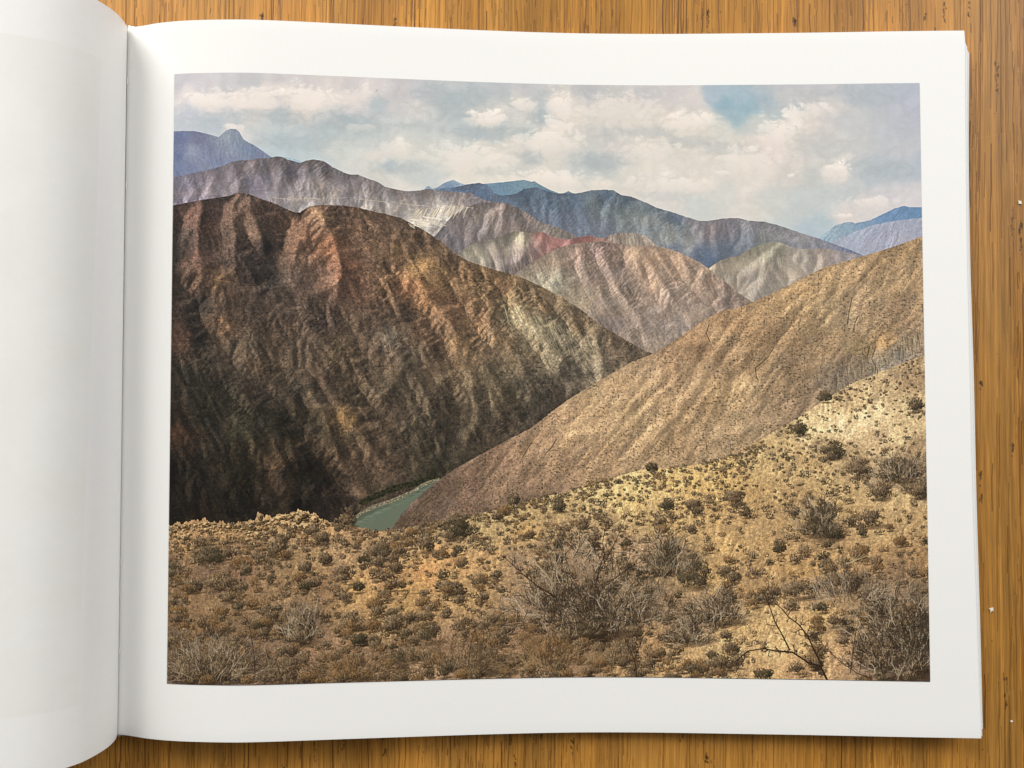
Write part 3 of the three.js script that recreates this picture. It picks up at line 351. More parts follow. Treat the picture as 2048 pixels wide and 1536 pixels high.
  function pull() { const d = c2.getImageData(0, 0, TW, TH).data; for (let i = 0, k = 0; i < N; i++, k += 4) { R[i] = d[k]; G[i] = d[k + 1]; B[i] = d[k + 2]; } }
  const rp = mulberry(31), pick = a => a[Math.floor(rp() * a.length)], rgba = (c, a) => `rgba(${c[0] | 0},${c[1] | 0},${c[2] | 0},${a})`;
  const blob = (x, y, rx, ry, n, size, cols, alpha) => { for (let i = 0; i < n; i++) { const a = rp() * 6.283, q = Math.sqrt(rp()), [u, v] = P(x + rx * q * Math.cos(a), y + ry * q * Math.sin(a)); c2.fillStyle = rgba(pick(cols), alpha); c2.beginPath(); c2.ellipse(u * K, v * K, size * (0.5 + rp()) * K, size * (0.35 + 0.6 * rp()) * K, rp() * 3, 0, 7); c2.fill(); } };
  // scrub and gravel along the far bank
  blob(830, 985, 48, 11, 0, 2, [[40, 44, 26]], 0.8);
  for (let i = 0; i < 620; i++) { const t = rp(), x = 720 + 160 * t, y = 1012 - 48 * t - 9 * Math.sin(t * 3.1) + (rp() - 0.5) * 12, [u, v] = P(x, y); c2.fillStyle = rgba(pick([[34, 38, 22], [48, 50, 30], [26, 28, 18], [60, 58, 38]]), 0.75); c2.beginPath(); c2.ellipse(u * K, v * K, (1 + 2 * rp()) * K, (0.8 + 1.2 * rp()) * K, 0, 0, 7); c2.fill(); }
  poly([690,1062, 706,1040, 722,1027, 745,1015, 775,1006, 800,996, 825,985, 842,973, 858,966, 880,962, 868,975, 852,988, 840,1002, 822,1014, 800,1036, 796,1050, 790,1066, 750,1072], 'rgb(122,112,90)');
  poly([696,1060, 710,1042, 730,1030, 760,1019, 790,1008, 815,996, 835,984, 855,973, 872,969, 858,982, 846,994, 828,1010, 806,1030, 795,1042, 796,1052, 786,1058, 770,1064, 750,1069, 720,1066], 'rgb(104,112,94)');
  for (let i = 0; i < 900; i++) { const t = rp(), s = rp(), x = 715 + 140 * t, y = 1054 - 76 * t + 18 * (s - 0.4) * (1 - t), [u, v] = P(x, y); c2.fillStyle = rgba(pick([[108, 120, 100], [90, 106, 86], [116, 126, 106], [80, 94, 78]]), 0.22); c2.fillRect(u * K, v * K, (3 + 6 * rp()) * K, 0.8 * K); }
  poly([700,1052, 712,1041, 732,1030, 762,1019, 792,1008, 817,996, 837,984, 857,973, 868,970, 846,986, 822,1000, 796,1012, 764,1024, 738,1036, 716,1048], 'rgba(66,78,60,0.45)');
  { const bank = path([694,1058, 708,1041, 724,1029, 748,1018, 778,1008, 803,998, 828,986, 845,975, 862,968, 878,963]); for (let i = 0; i < 520; i++) { const q = rp() * (bank.length - 1.001), k = q | 0, t = q - k, [a, b] = bank[k], [c, d] = bank[k + 1], u = a + (c - a) * t + (rp() - 0.5) * 4, v = b + (d - b) * t + (rp() - 0.35) * 5; c2.fillStyle = rgba(pick([[176, 162, 134], [128, 116, 92], [92, 84, 64], [70, 66, 48], [196, 184, 156], [104, 116, 98]]), 0.65); c2.beginPath(); c2.ellipse(u * K, v * K, (0.6 + 1.7 * rp()) * K, (0.4 + 0.8 * rp()) * K, -0.4, 0, 7); c2.fill(); } }
  for (let i = 0; i < 240; i++) { const t = rp(), [u, v] = P(712 + 140 * t, 1046 - 72 * t + 6 * rp()); c2.fillStyle = rgba(pick([[134, 142, 122], [78, 90, 74], [112, 122, 102], [150, 156, 136]]), 0.28); c2.fillRect(u * K, v * K, (6 + 10 * rp()) * K, 0.7 * K); }
  pull();

  // ---- the sunlit slope on the right
  hill({ erode: { base: [330,1300, 780,1072, 950,1036, 1060,1006, 1180,977, 1290,944, 1470,915, 1560,862, 1700,775, 1900,700], dir: 128, u0: 430, tilt: 0.5, rumple: 34, guide: 1.2, flat: 44, soft: 4, shadow: 0.45, power: 0.5, rills: 0.5, rillSoft: 1, fine: 0.35 }, seed: 13, grey: 0.28, tint: [1.14, 1.10, 1.16], to: 960, warp: 10, rough: 0.5, contrast: 0.115, mottle: 0.15, grit: 0.08, hue: 0.14, jitter: 14, dots: 0.3, dotSize: 0.2, sky: outline([330,2200, 780,1066, 795,1044, 808,1028, 820,1013, 835,1000, 850,986, 865,974, 880,963, 905,945, 925,934, 950,920, 1000,893, 1060,862, 1100,830, 1130,808, 1150,795, 1200,765, 1260,730, 1300,715, 1350,685, 1400,650, 1425,636, 1450,625, 1475,622, 1500,612, 1550,590, 1600,565, 1650,540, 1720,520, 1760,508, 1800,495, 1845,478], 1.2, 0.09, 25),
    tones: [1820,500,150,122,72, 1750,530,160,130,78, 1700,540,165,135,82, 1650,560,165,135,80, 1600,590,172,140,82, 1550,610,170,138,82, 1500,640,165,132,78, 1450,640,158,124,74, 1830,560,150,124,76, 1780,580,152,126,78, 1720,600,158,132,84, 1660,620,160,135,84, 1600,640,150,124,74, 1550,670,140,112,68, 1500,680,150,120,72, 1440,680,168,137,83, 1400,680,165,130,80, 1400,700,133,104,64, 1350,720,165,132,82, 1300,740,172,142,90, 1800,640,145,118,74, 1740,650,150,125,80, 1700,640,152,130,86, 1720,700,150,125,72, 1770,690,170,134,73, 1820,680,140,118,80, 1800,720,137,127,100, 1760,740,132,122,94, 1700,730,135,115,80, 1650,700,135,110,68, 1620,740,140,115,72, 1560,740,130,108,68, 1500,740,148,120,74, 1450,740,150,122,76, 1400,760,160,132,82, 1350,770,160,130,82, 1280,780,175,145,90, 1230,790,186,153,96, 1180,800,180,150,92, 1130,830,188,152,96, 1450,790,184,151,89, 1500,770,174,144,87, 1420,830,165,135,80, 1550,790,150,124,78, 1600,780,140,116,74, 1650,770,130,112,80, 1680,770,120,108,82, 1380,850,165,135,82, 1320,830,172,142,88, 1260,830,165,138,82, 1200,860,175,145,90, 1140,870,182,149,92, 1090,880,165,132,84, 1040,900,150,120,78, 1000,930,140,110,74, 950,950,120,95,65, 900,980,108,86,61, 850,1010,102,83,59, 820,1040,98,79,59, 1250,880,172,142,88, 1300,880,165,136,82, 1350,890,160,130,78, 1430,880,165,138,88, 1480,850,160,134,84, 1530,830,150,126,82, 1580,810,140,116,76, 1190,920,160,130,80, 1120,930,155,125,80, 1060,960,145,116,76, 1000,980,135,108,72, 940,1000,125,98,70, 880,1030,110,88,65, 1200,950,150,122,76, 1280,920,165,136,84, 1100,980,140,112,74, 1030,1010,116,94,65],
    grain: [[130, 1, 0.018, 6, 1.0, 3]],
    strokes: [...gullies(5, 170, 128, 4, 3.5, 850, 1840, lerpTable([[850, 990], [1000, 896], [1200, 770], [1400, 656], [1600, 572], [1845, 484]]), lerpTable([[850, 1040], [1060, 990], [1230, 950], [1470, 900], [1650, 790], [1845, 700]])), [-14, 7, 1705,600, 1695,640, 1700,670], [12, 7, 1720,600, 1712,640, 1710,665], [-14, 7, 1550,700, 1530,735, 1510,750, 1516,770], [-10, 6, 1430,650, 1415,700, 1385,745, 1370,800], [-10, 6, 1600,640, 1560,680, 1490,760], [-13, 7, 1750,710, 1735,740, 1758,765], [12, 7, 1765,690, 1755,730, 1770,750], [-8, 6, 1500,650, 1450,720, 1400,790, 1340,880], [-9, 5, 1065,890, 1045,925], [-9, 5, 1120,880, 1090,920], [-10, 6, 1300,850, 1270,890, 1235,930], [-9, 6, 1470,800, 1430,850, 1410,900], [-8, 6, 1340,760, 1300,800, 1230,860], [8, 7, 1450,780, 1420,830], [-10, 6, 1650,780, 1600,800, 1560,810]] });
  // ---- the near ground
  hill({ seed: 14, grey: 0.28, tint: [1.3, 1.25, 1.24], to: 1200, warp: 12, rough: 0.5, contrast: 0.2, mottle: 0.18, grit: 0.1, hue: 0.15, jitter: 12, dots: 0, dotSize: 0.11, sky: outline([330,1054, 365,1048, 390,1043, 410,1042, 440,1048, 470,1051, 490,1046, 505,1046, 514,1040, 516,1030, 520,1027, 526,1029, 530,1036, 545,1037, 560,1033, 575,1033, 590,1031, 596,1024, 606,1024, 613,1028, 622,1033, 634,1034, 644,1044, 655,1048, 700,1055, 725,1062, 750,1068, 775,1066, 800,1062, 860,1052, 900,1045, 950,1035, 1000,1022, 1060,1006, 1120,992, 1180,977, 1230,960, 1260,950, 1290,944, 1350,941, 1420,930, 1470,915, 1500,900, 1530,880, 1560,862, 1600,840, 1650,805, 1700,775, 1760,750, 1845,718], 1.6, 0.09, 27),
    tones: [350,1065,150,118,70, 400,1060,150,115,68, 450,1070,145,112,65, 560,1050,162,127,76, 600,1045,175,140,88, 640,1065,150,115,68, 700,1075,145,112,70, 760,1085,150,120,76, 800,1075,150,122,78, 850,1065,150,125,78, 900,1060,140,118,75, 960,1045,150,128,78, 1020,1030,160,138,82, 1100,1010,167,144,85, 1180,990,178,152,89, 1250,975,192,164,96, 1300,960,187,157,89, 1350,955,180,148,82, 1420,945,172,142,80, 1500,930,165,138,82, 1560,900,160,135,82, 1560,870,150,128,80, 1620,870,192,169,112, 1680,860,198,174,120, 1740,840,198,174,120, 1700,810,165,140,90, 1760,780,160,138,92, 1820,760,135,112,75, 1830,830,170,148,98, 1800,880,182,159,105, 1830,900,130,108,72, 1750,890,165,140,95, 1700,920,142,120,77, 1650,900,138,116,73, 1600,930,160,132,78, 1650,960,160,134,80, 1750,950,150,126,84, 1830,950,115,96,70, 1800,1000,160,134,82, 1700,1000,160,132,78, 1600,1000,145,117,69, 1500,1000,152,121,68, 1450,970,167,134,70, 1400,980,177,143,75, 1350,1000,177,143,80, 1250,1010,182,153,85, 1150,1020,160,135,80, 1100,1040,152,126,76, 1000,1050,157,133,80, 950,1070,152,130,78, 900,1080,135,112,71, 1050,1070,162,127,68, 1150,1060,142,117,75, 1200,1050,142,120,76, 1300,1050,157,130,76, 1350,1050,167,136,76, 1420,1030,157,125,70, 1480,1050,152,122,72, 1560,1060,148,118,70, 1650,1080,138,110,68, 1750,1070,162,133,78, 1820,1060,148,120,72, 1840,1120,135,104,60, 1750,1120,140,108,63, 1650,1130,157,124,70, 1550,1120,157,124,70, 1450,1100,167,133,74, 1420,1160,172,137,72, 1500,1150,145,115,69, 1600,1150,152,117,62, 1700,1150,135,103,60, 1800,1150,118,92,60, 1500,1190,152,118,65, 1580,1190,145,115,72, 1650,1180,132,104,68, 1750,1190,112,92,65, 1830,1200,98,82,60, 1480,1250,167,136,78, 1560,1240,170,138,80, 1640,1230,167,134,75, 1700,1250,128,105,70, 1780,1260,92,78,60, 1840,1280,84,70,56, 1450,1300,172,142,85, 1550,1300,184,151,91, 1620,1290,178,145,86, 1680,1310,164,128,80, 1740,1320,118,95,70, 1820,1330,92,75,60, 1420,1340,172,140,85, 1520,1340,168,134,80, 1600,1345,154,120,75, 1350,1320,158,126,74, 1300,1300,145,112,67, 1350,1250,136,108,69, 1400,1220,132,105,69, 1300,1200,110,92,65, 1380,1130,105,88,60, 1320,1100,132,107,71, 1250,1100,138,113,79, 1150,1110,136,111,77, 1080,1100,138,113,75, 1030,1130,130,105,72, 1100,1170,116,96,70, 1180,1150,114,94,66, 1150,1220,108,90,68, 1200,1250,92,78,60, 1080,1230,114,94,71, 1050,1270,126,96,63, 1100,1320,126,96,63, 1180,1320,126,98,66, 1250,1330,153,120,72, 1000,1300,130,100,67, 950,1330,130,103,72, 1000,1250,120,98,68, 900,1300,126,98,67, 850,1340,142,116,81, 950,1200,148,118,67, 900,1180,154,121,67, 850,1150,180,128,66, 880,1110,184,133,70, 920,1130,170,128,70, 980,1120,158,124,72, 830,1100,154,121,72, 820,1180,154,118,62, 780,1120,154,121,70, 750,1110,130,104,70, 700,1110,144,115,72, 640,1120,138,110,68, 600,1150,130,102,61, 550,1110,112,90,60, 430,1110,108,88,60, 370,1100,143,110,64, 345,1140,88,70,50, 420,1160,98,76,54, 480,1150,106,80,57, 500,1120,125,96,61, 380,1190,126,97,59, 430,1210,120,94,57, 350,1210,90,73,51, 500,1190,116,90,57, 560,1180,126,99,61, 650,1180,122,93,58, 720,1180,164,125,66, 760,1160,154,118,68, 700,1230,144,111,64, 600,1240,95,77,55, 550,1240,116,94,61, 480,1240,106,84,53, 400,1250,115,88,53, 350,1290,88,72,52, 430,1300,92,77,58, 500,1300,102,83,62, 560,1310,115,90,63, 620,1290,124,95,63, 680,1280,129,101,67, 750,1260,139,111,65, 800,1240,149,115,60, 800,1300,116,90,61, 740,1320,120,94,65, 650,1340,124,98,69, 560,1350,110,88,65, 450,1350,95,78,60, 360,1345,98,79,64],
    grain: [[100, 1, 0.04, 2.0, 0.35, 2]], strokes: [] });

  // ---- drawn detail: roads, rocks, scrub, twigs
  c2.putImageData(flush(), 0, 0);
  const inside = (sky, u, v, lo) => v > sky + lo;
  // pale road cuts and screes
  const S1 = (w, col, al, ...a) => strokeAt(path(a), w, rgba(col, al));
  S1(1.0, [180, 164, 150], 0.35, 350,389, 400,389, 450,392, 480,392); for (const a of [[548,397, 566,399, 584,401], [590,400, 622,398, 640,400], [652,398, 676,399, 694,397], [716,400, 740,403, 772,406], [800,409, 830,413, 860,415], [872,416, 905,416, 945,419]]) S1(1.3 + 0.6 * rp(), [206, 190, 166], 0.5, ...a);
  for (let i = 0; i < 46; i++) { const x = 835 + 100 * rp(), y = 420 + (x - 835) * -0.08 + 6 * rp(); S1(0.7 + 0.9 * rp(), pick([[240, 227, 200], [228, 212, 182], [160, 142, 122]]), 0.8, x, y, x - 7 - 8 * rp(), y + 12 + 12 * rp()); }
  for (let i = 0; i < 30; i++) { const x = 815 + 60 * rp(), y = 434 + 20 * rp(); S1(0.8 + 1.2 * rp(), pick([[244, 233, 210], [228, 214, 188]]), 0.8, x, y, x + 10 + 12 * rp(), y + 3 + 4 * rp()); }
  for (let i = 0; i < 120; i++) { const x = 540 + 220 * rp(), y = 397 + 4 * rp(); S1(0.8 + 0.8 * rp(), pick([[196, 180, 164], [180, 164, 152], [112, 100, 104]]), 0.4, x, y, x + (rp() - 0.4) * 3, y + 3 + 5 * rp()); }
  S1(1.0, [172, 138, 96], 0.55, 615,431, 640,433, 668,440); S1(0.8, [160, 126, 92], 0.4, 640,434, 690,452, 760,476); S1(1.3, [178, 140, 84], 0.5, 432,563, 448,566, 462,568); S1(1.4, [196, 152, 90], 0.5, 808,540, 840,532, 880,540); S1(1.0, [198, 160, 100], 0.5, 805,560, 850,556); S1(1.0, [210, 176, 120], 0.5, 1178,647, 1190,644);
  for (let i = 0; i < 170; i++) { const x = 1000 + 190 * rp(), y = 605 + (x - 1000) * 0.42 + 70 * rp() * rp(); S1(0.6 + 1.0 * rp(), pick([[188, 176, 134], [168, 156, 120], [92, 80, 62], [200, 190, 150]]), 0.45, x, y, x + 5 + 8 * rp(), y + 10 + 16 * rp()); }
  for (let i = 0; i < 60; i++) { const x = 770 + 30 * rp(), y = 655 + 45 * rp(); S1(0.8, pick([[150, 138, 118], [88, 74, 58]]), 0.45, x, y, x + 4, y + 8 + 8 * rp()); }
  for (let i = 0; i < 40; i++) { const x = 676 + 30 * rp(), y = 820 + 50 * rp(); S1(0.9, pick([[188, 146, 90], [120, 90, 54], [64, 50, 34]]), 0.5, x, y, x - 1 + 4 * rp(), y + 8 + 10 * rp()); }
  for (let i = 0; i < 130; i++) { const x = 930 + 110 * rp(), y = 482 + 55 * rp(); const f = x < 1062; S1(0.7, f ? pick([[182, 168, 136], [112, 100, 98]]) : pick([[184, 118, 104], [142, 88, 82]]), 0.35, x, y, x + 2 - 5 * rp(), y + 8 + 10 * rp()); }
  for (let i = 0; i < 700; i++) { const x = 1060 + 420 * rp(), y = 510 + 190 * rp(); if (y < 520 + Math.max(0, x - 1330) * 0.75 || y < 540 - (x - 1040) * 0.35) continue; S1(0.5 + 0.5 * rp(), pick([[190, 164, 134], [100, 84, 74], [120, 98, 82]]), 0.28, x, y, x + 4 + 6 * rp(), y + 8 + 12 * rp()); }
  c2.putImageData(merge(), 0, 0);
  function merge() { return c2.getImageData(0, 0, TW, TH); }
  // streaks and cracks over the brown mountain
  for (let i = 0; i < 5200; i++) {
    const x = 345 + 930 * rp(), y = 430 + 560 * rp(), ridge = x < 600 ? 420 : x < 850 ? 430 + (x - 640) * 0.15 : 470 + (x - 850) * 0.56, under = x > 850 ? 960 - (x - 850) * 0.6 : 1020;
    if (y < ridge + 8 || y > under) continue;
    const dark = x < 700 - (y - 600) * 0.2 && y > 640 ? 0.6 : 1, l = 4 + 12 * rp(), a = 0.75 + 0.5 * rp();
    S1(0.45 + 0.7 * rp(), pick([[150 * dark, 118 * dark, 82 * dark], [128 * dark, 104 * dark, 80 * dark], [40, 34, 28], [30, 27, 22], [50, 42, 34]]), 0.22, x, y, x + l * Math.cos(a) * 0.5, y + l * Math.sin(a) * 0.6, x + l * Math.cos(a + 0.1), y + l * Math.sin(a));
  }
  // bushes as dots on the sunlit slope
  const slopeTop = lerpTable([[790, 1050], [880, 966], [1000, 896], [1100, 834], [1200, 770], [1300, 720], [1400, 656], [1500, 618], [1600, 572], [1720, 526], [1845, 484]]), nearTop = lerpTable([[330, 1054], [640, 1046], [750, 1068], [900, 1045], [1060, 1006], [1230, 960], [1350, 941], [1470, 915], [1560, 862], [1650, 805], [1760, 750], [1845, 718]]);
  for (let i = 0; i < 9000; i++) {
    const x = 790 + 1055 * rp(), a = slopeTop(x), b = nearTop(x), y = a + 3 + (b - a) * rp(); if (y > b || noise(x * 0.02, y * 0.03) < -0.12 + 0.5 * (rp() - 0.5)) continue;
    const s = 0.35 + 0.95 * rp() * (0.5 + 0.7 * (y - a) / Math.max(40, b - a)), [u, v] = P(x, y);
    c2.fillStyle = rgba(pick([[84, 66, 38], [72, 56, 34], [104, 82, 50], [60, 48, 30]]), 0.5); c2.beginPath(); c2.ellipse(u * K, v * K, s * 1.3 * K, s * K, 0, 0, 7); c2.fill();
  }
  for (let i = 0; i < 2600; i++) { const x = 820 + 1020 * rp(), a = slopeTop(x), b = nearTop(x), y = a + 6 + (b - a) * rp(); if (y > b - 4) continue; const l = 4 + 9 * rp(); S1(0.5 + 0.5 * rp(), pick([[206, 172, 112], [190, 156, 98], [104, 80, 48]]), 0.25, x, y, x - l * 0.7, y + l * 0.75); }
  for (const a of [[1705, 602, 1699, 630, 1696, 655], [1716, 640, 1710, 655, 1708, 670], [1548, 702, 1536, 722, 1512, 742, 1513, 758, 1518, 768], [1060, 893, 1052, 905, 1042, 922], [1110, 885, 1100, 902, 1090, 912], [1418, 655, 1412, 672, 1420, 690], [1752, 700, 1744, 725, 1756, 748, 1754, 758], [1676, 760, 1674, 780], [1412, 890, 1414, 905], [1740, 700, 1735, 720]]) { S1(2.0, [58, 44, 26], 0.55, ...a); S1(1.2, [206, 180, 126], 0.4, ...a.map((q, i) => i % 2 ? q + 1 : q + 3)); }
  for (let i = 0; i < 420; i++) { const x = 1672 + 170 * rp(), y = 768 - (x - 1675) * 0.55 + 34 * rp() - 16; if (noise(x * 0.04, y * 0.04) < -0.1) continue; S1(0.7 + 0.9 * rp(), pick([[172, 162, 134], [104, 92, 72], [66, 56, 40], [188, 176, 142], [132, 122, 98]]), 0.5, x, y, x + 2 * rp(), y + 6 + 9 * rp()); }

  // rocks of the outcrop and loose stones
  function rock(x, y, w, h) {
    const n = 6 + Math.floor(rp() * 3), pts = [], o = rp() * 6.28; for (let i = 0; i < n; i++) { const a = o + i / n * 6.283, q = 0.75 + 0.4 * rp(); pts.push([x + w * q * Math.cos(a), y + h * q * Math.sin(a)]); }
    const draw = (dx, dy, s, st) => { c2.beginPath(); pts.forEach(([a, b], i) => { const [u, v] = P(x + (a - x) * s + dx, y + (b - y) * s + dy); i ? c2.lineTo(u * K, v * K) : c2.moveTo(u * K, v * K); }); c2.closePath(); c2.fillStyle = st; c2.fill(); };
    const t = 0.85 + 0.3 * rp();
    draw(w * 0.28, h * 0.4, 1.05, 'rgba(38,28,16,0.8)'); draw(0, 0, 1, rgba([140 * t, 112 * t, 76 * t], 1)); draw(-w * 0.15, -h * 0.22, 0.68, rgba([206 * t, 174 * t, 128 * t], 0.9)); draw(w * 0.3, h * 0.25, 0.45, rgba([74 * t, 56 * t, 34 * t], 0.8));
  }
  const ledge = lerpTable([[338, 1056], [410, 1045], [470, 1053], [505, 1048], [560, 1036], [600, 1028], [640, 1044], [660, 1052]]);
  for (let i = 0; i < 620; i++) { const x = 338 + 315 * rp(), q = rp(), y = ledge(x) + 2 + 52 * q * q * q + 14 * rp() * q; const s = (1.5 + 5.6 * rp() * rp() * rp()) * (x > 500 ? 1.2 : 1); rock(x, y, s * (1 + 0.7 * rp()), s * 0.8); }
  rock(521, 1036, 6, 8); rock(605, 1034, 9, 7); rock(596, 1042, 7, 9); rock(628, 1042, 8, 6); rock(560, 1040, 12, 4); rock(500, 1058, 13, 6); rock(370, 1077, 10, 6); rock(585, 1062, 10, 7); rock(612, 1058, 8, 9);
  for (let i = 0; i < 36; i++) rock(575 + 26 * (rp() - 0.5), 1078 + 10 * (rp() - 0.5), 2 + 2.5 * rp(), 1.6 + 1.5 * rp());
  for (let i = 0; i < 60; i++) rock(1180 + 22 * (rp() - 0.5), 971 + 8 * (rp() - 0.5), 1 + 1.2 * rp(), 0.9 + rp());
  for (let i = 0; i < 1700; i++) { const x = 340 + 1500 * rp(), b = nearTop(x), y = b + 8 + (1356 - b) * rp(), s = (0.5 + 1.0 * rp() * rp()) * (0.6 + (y - 700) / 700); if (noise(x * 0.012, y * 0.02 + 7) < -0.05) continue; rock(x, y, s * 1.2, s * 0.8); }
  for (let i = 0; i < 6000; i++) { const x = 338 + 1520 * rp(), b = nearTop(x), y = b + 4 + (1360 - b) * rp(), [u, v] = P(x, y), s = 0.4 + 0.9 * rp(); c2.fillStyle = rgba(pick([[218, 188, 134], [206, 170, 112], [188, 154, 102], [84, 64, 40], [104, 80, 50], [62, 48, 31]]), 0.4); c2.beginPath(); c2.ellipse(u * K, v * K, s * 1.5 * K, s * 0.8 * K, rp() - 0.5, 0, 7); c2.fill(); }

  // a bush: dark heart, fine twigs fanning up from its foot, paler tips on the sunny side
  const DARK = [[58, 47, 31], [48, 40, 27], [72, 58, 40]], MID = [[116, 94, 64], [128, 104, 74], [100, 82, 58], [138, 112, 76]], PALE = [[164, 138, 102], [180, 152, 114], [150, 126, 96]], RUST = [[146, 100, 54], [126, 88, 50], [164, 116, 64]], GREEN = [[68, 62, 40], [54, 51, 33], [84, 76, 50]];
  const ramp = kind => kind === 1 ? [[40, 35, 24], [58, 51, 35], [80, 69, 49], [108, 92, 68], [142, 121, 92]] : kind === 2 ? [[62, 46, 29], [96, 72, 45], [126, 96, 62], [152, 118, 78], [172, 138, 96]] : [[46, 37, 26], [76, 61, 44], [110, 90, 66], [146, 122, 92], [180, 155, 120]];
  function clump(x, y, w, h, kind, dens, shade) {          // x, y: middle of its foot; dabs laid from the shaded foot to the sunny crown
    const cols = ramp(kind), n = Math.round((12 + w * h * 0.13) * dens), o = rp() * 40, dabs = [];
    for (let i = 0; i < n; i++) { const a = rp() * 6.283, q = Math.sqrt(rp()) * (0.8 + 0.45 * noise(a * 0.9 + o, o)); dabs.push([Math.cos(a) * q, Math.sin(a) * q]); }
    dabs.sort((p, q) => q[1] + q[0] * 0.4 - p[1] - p[0] * 0.4);
    for (const [dx, dy] of dabs) {
      const t = clamp(1.72 - 1.15 * dx * 0.8 - 1.7 * dy + (rp() - 0.5) * 2.6 - shade * 1.1, 0, 4.49), c = cols[Math.round(t) > 4 ? 4 : Math.round(t)], X = x + dx * w * 0.5, Y = y - h * 0.46 + dy * h * 0.5, l = (0.9 + 0.06 * h) * (0.6 + rp()), a = Math.atan2(dy - 0.9, dx) + (rp() - 0.5) * 1.2;
      strokeAt([P(X, Y), P(X + Math.cos(a) * l, Y + Math.sin(a) * l)], 0.75 + 0.5 * rp() + 0.012 * h, rgba(c, 0.82));
    }
  }
  function bush(x, y, w, h, kind = 0, dens = 1) {
    const [u0, v0] = P(x, y); for (let i = 0; i < 5; i++) { c2.fillStyle = 'rgba(50,37,22,0.17)'; c2.beginPath(); c2.ellipse((u0 + w * (0.12 + 0.22 * (rp() - 0.5))) * K, (v0 - h * (0.03 + 0.08 * (rp() - 0.5))) * K, w * (0.22 + 0.2 * rp()) * K, h * (0.06 + 0.07 * rp()) * K, -0.1 + 0.3 * (rp() - 0.5), 0, 7); c2.fill(); }
    if (w < 26) return clump(x, y, w, h, kind, dens, 0.2);
    const m = Math.round(clamp(w * h / 190, 3, 60)), parts = [];
    for (let i = 0; i < m; i++) { const a = -Math.PI * rp(), q = Math.sqrt(rp()) * (0.75 + 0.4 * noise(a * 2 + x, y)), s = 11 + 13 * rp(); parts.push([x + Math.cos(a) * q * (w * 0.5 - s * 0.4), y + Math.sin(a) * q * (h * 0.9 - s * 0.5), s * 1.35, s, Math.cos(a) * q * 0.8 - Math.sin(a) * -q * 0.5 + 0.55]); }
    parts.sort((p, q) => p[1] - q[1]);
    for (const p of parts) clump(p[0], p[1], p[2], p[3], rp() < 0.25 ? 0 : kind, dens, clamp(p[4], 0, 1));
  }
  const bushes = [];
  for (let i = 0; i < 5600; i++) {
    const x = 334 + 1530 * rp(), b = nearTop(x), y = b + 6 + (1366 - b) * rp(), dep = clamp((y - 760) / 600, 0.12, 1), patch = 1.5 * noise(x * 0.012 + 3, y * 0.018) + 0.7 * noise(x * 0.04, y * 0.055 + 8) + (y > 1230 ? 0.25 : 0);
    const bare = (x > 1150 && x < 1420 && y < 1030) ? 0.3 : (x > 1610 && x < 1800 && y > 830 && y < 880) ? 0.3 : (x > 1430 && x < 1680 && y > 1230) ? 0.5 : (x > 690 && x < 950 && y > 1090 && y < 1220) ? 0.3 : x < 900 && y < 1240 ? 0.12 : 0;
    if (x < 665 && y < ledge(Math.min(660, x)) + 34 && rp() < 0.85) continue;
    if (rp() > 0.47 + patch - bare) continue;
    const q = rp(), s = (3.5 + 16 * dep) * (0.26 + 0.3 * rp() + 1.15 * q * q * q); bushes.push([x, y, s * (1.2 + 0.9 * rp()), s * (0.8 + 0.4 * rp()), rp() < 0.2 ? 1 : rp() < (y > 1100 ? 0.4 : 0.2) ? 2 : 0, 0.9]);
  }
  for (let i = 0; i < 2600; i++) {                         // small tufts, close together on the far part of the near ground
    const x = 334 + 1530 * rp(), b = nearTop(x), y = b + 3 + (1180 - b) * rp() * rp(), dep = clamp((y - 720) / 640, 0.12, 1); if (x < 665 && y < ledge(Math.min(660, x)) + 34 && rp() < 0.85) continue; if (rp() > 0.55 + noise(x * 0.02, y * 0.03 + 5) * 1.2 - ((x > 1610 && x < 1790 && y > 830 && y < 885) ? 0.35 : 0)) continue;
    const s = (3.2 + 9 * dep) * (0.5 + 0.8 * rp()); bushes.push([x, y, s * (1.3 + 0.7 * rp()), s, rp() < 0.35 ? 1 : rp() < 0.3 ? 2 : 0, 1.2]);
  }
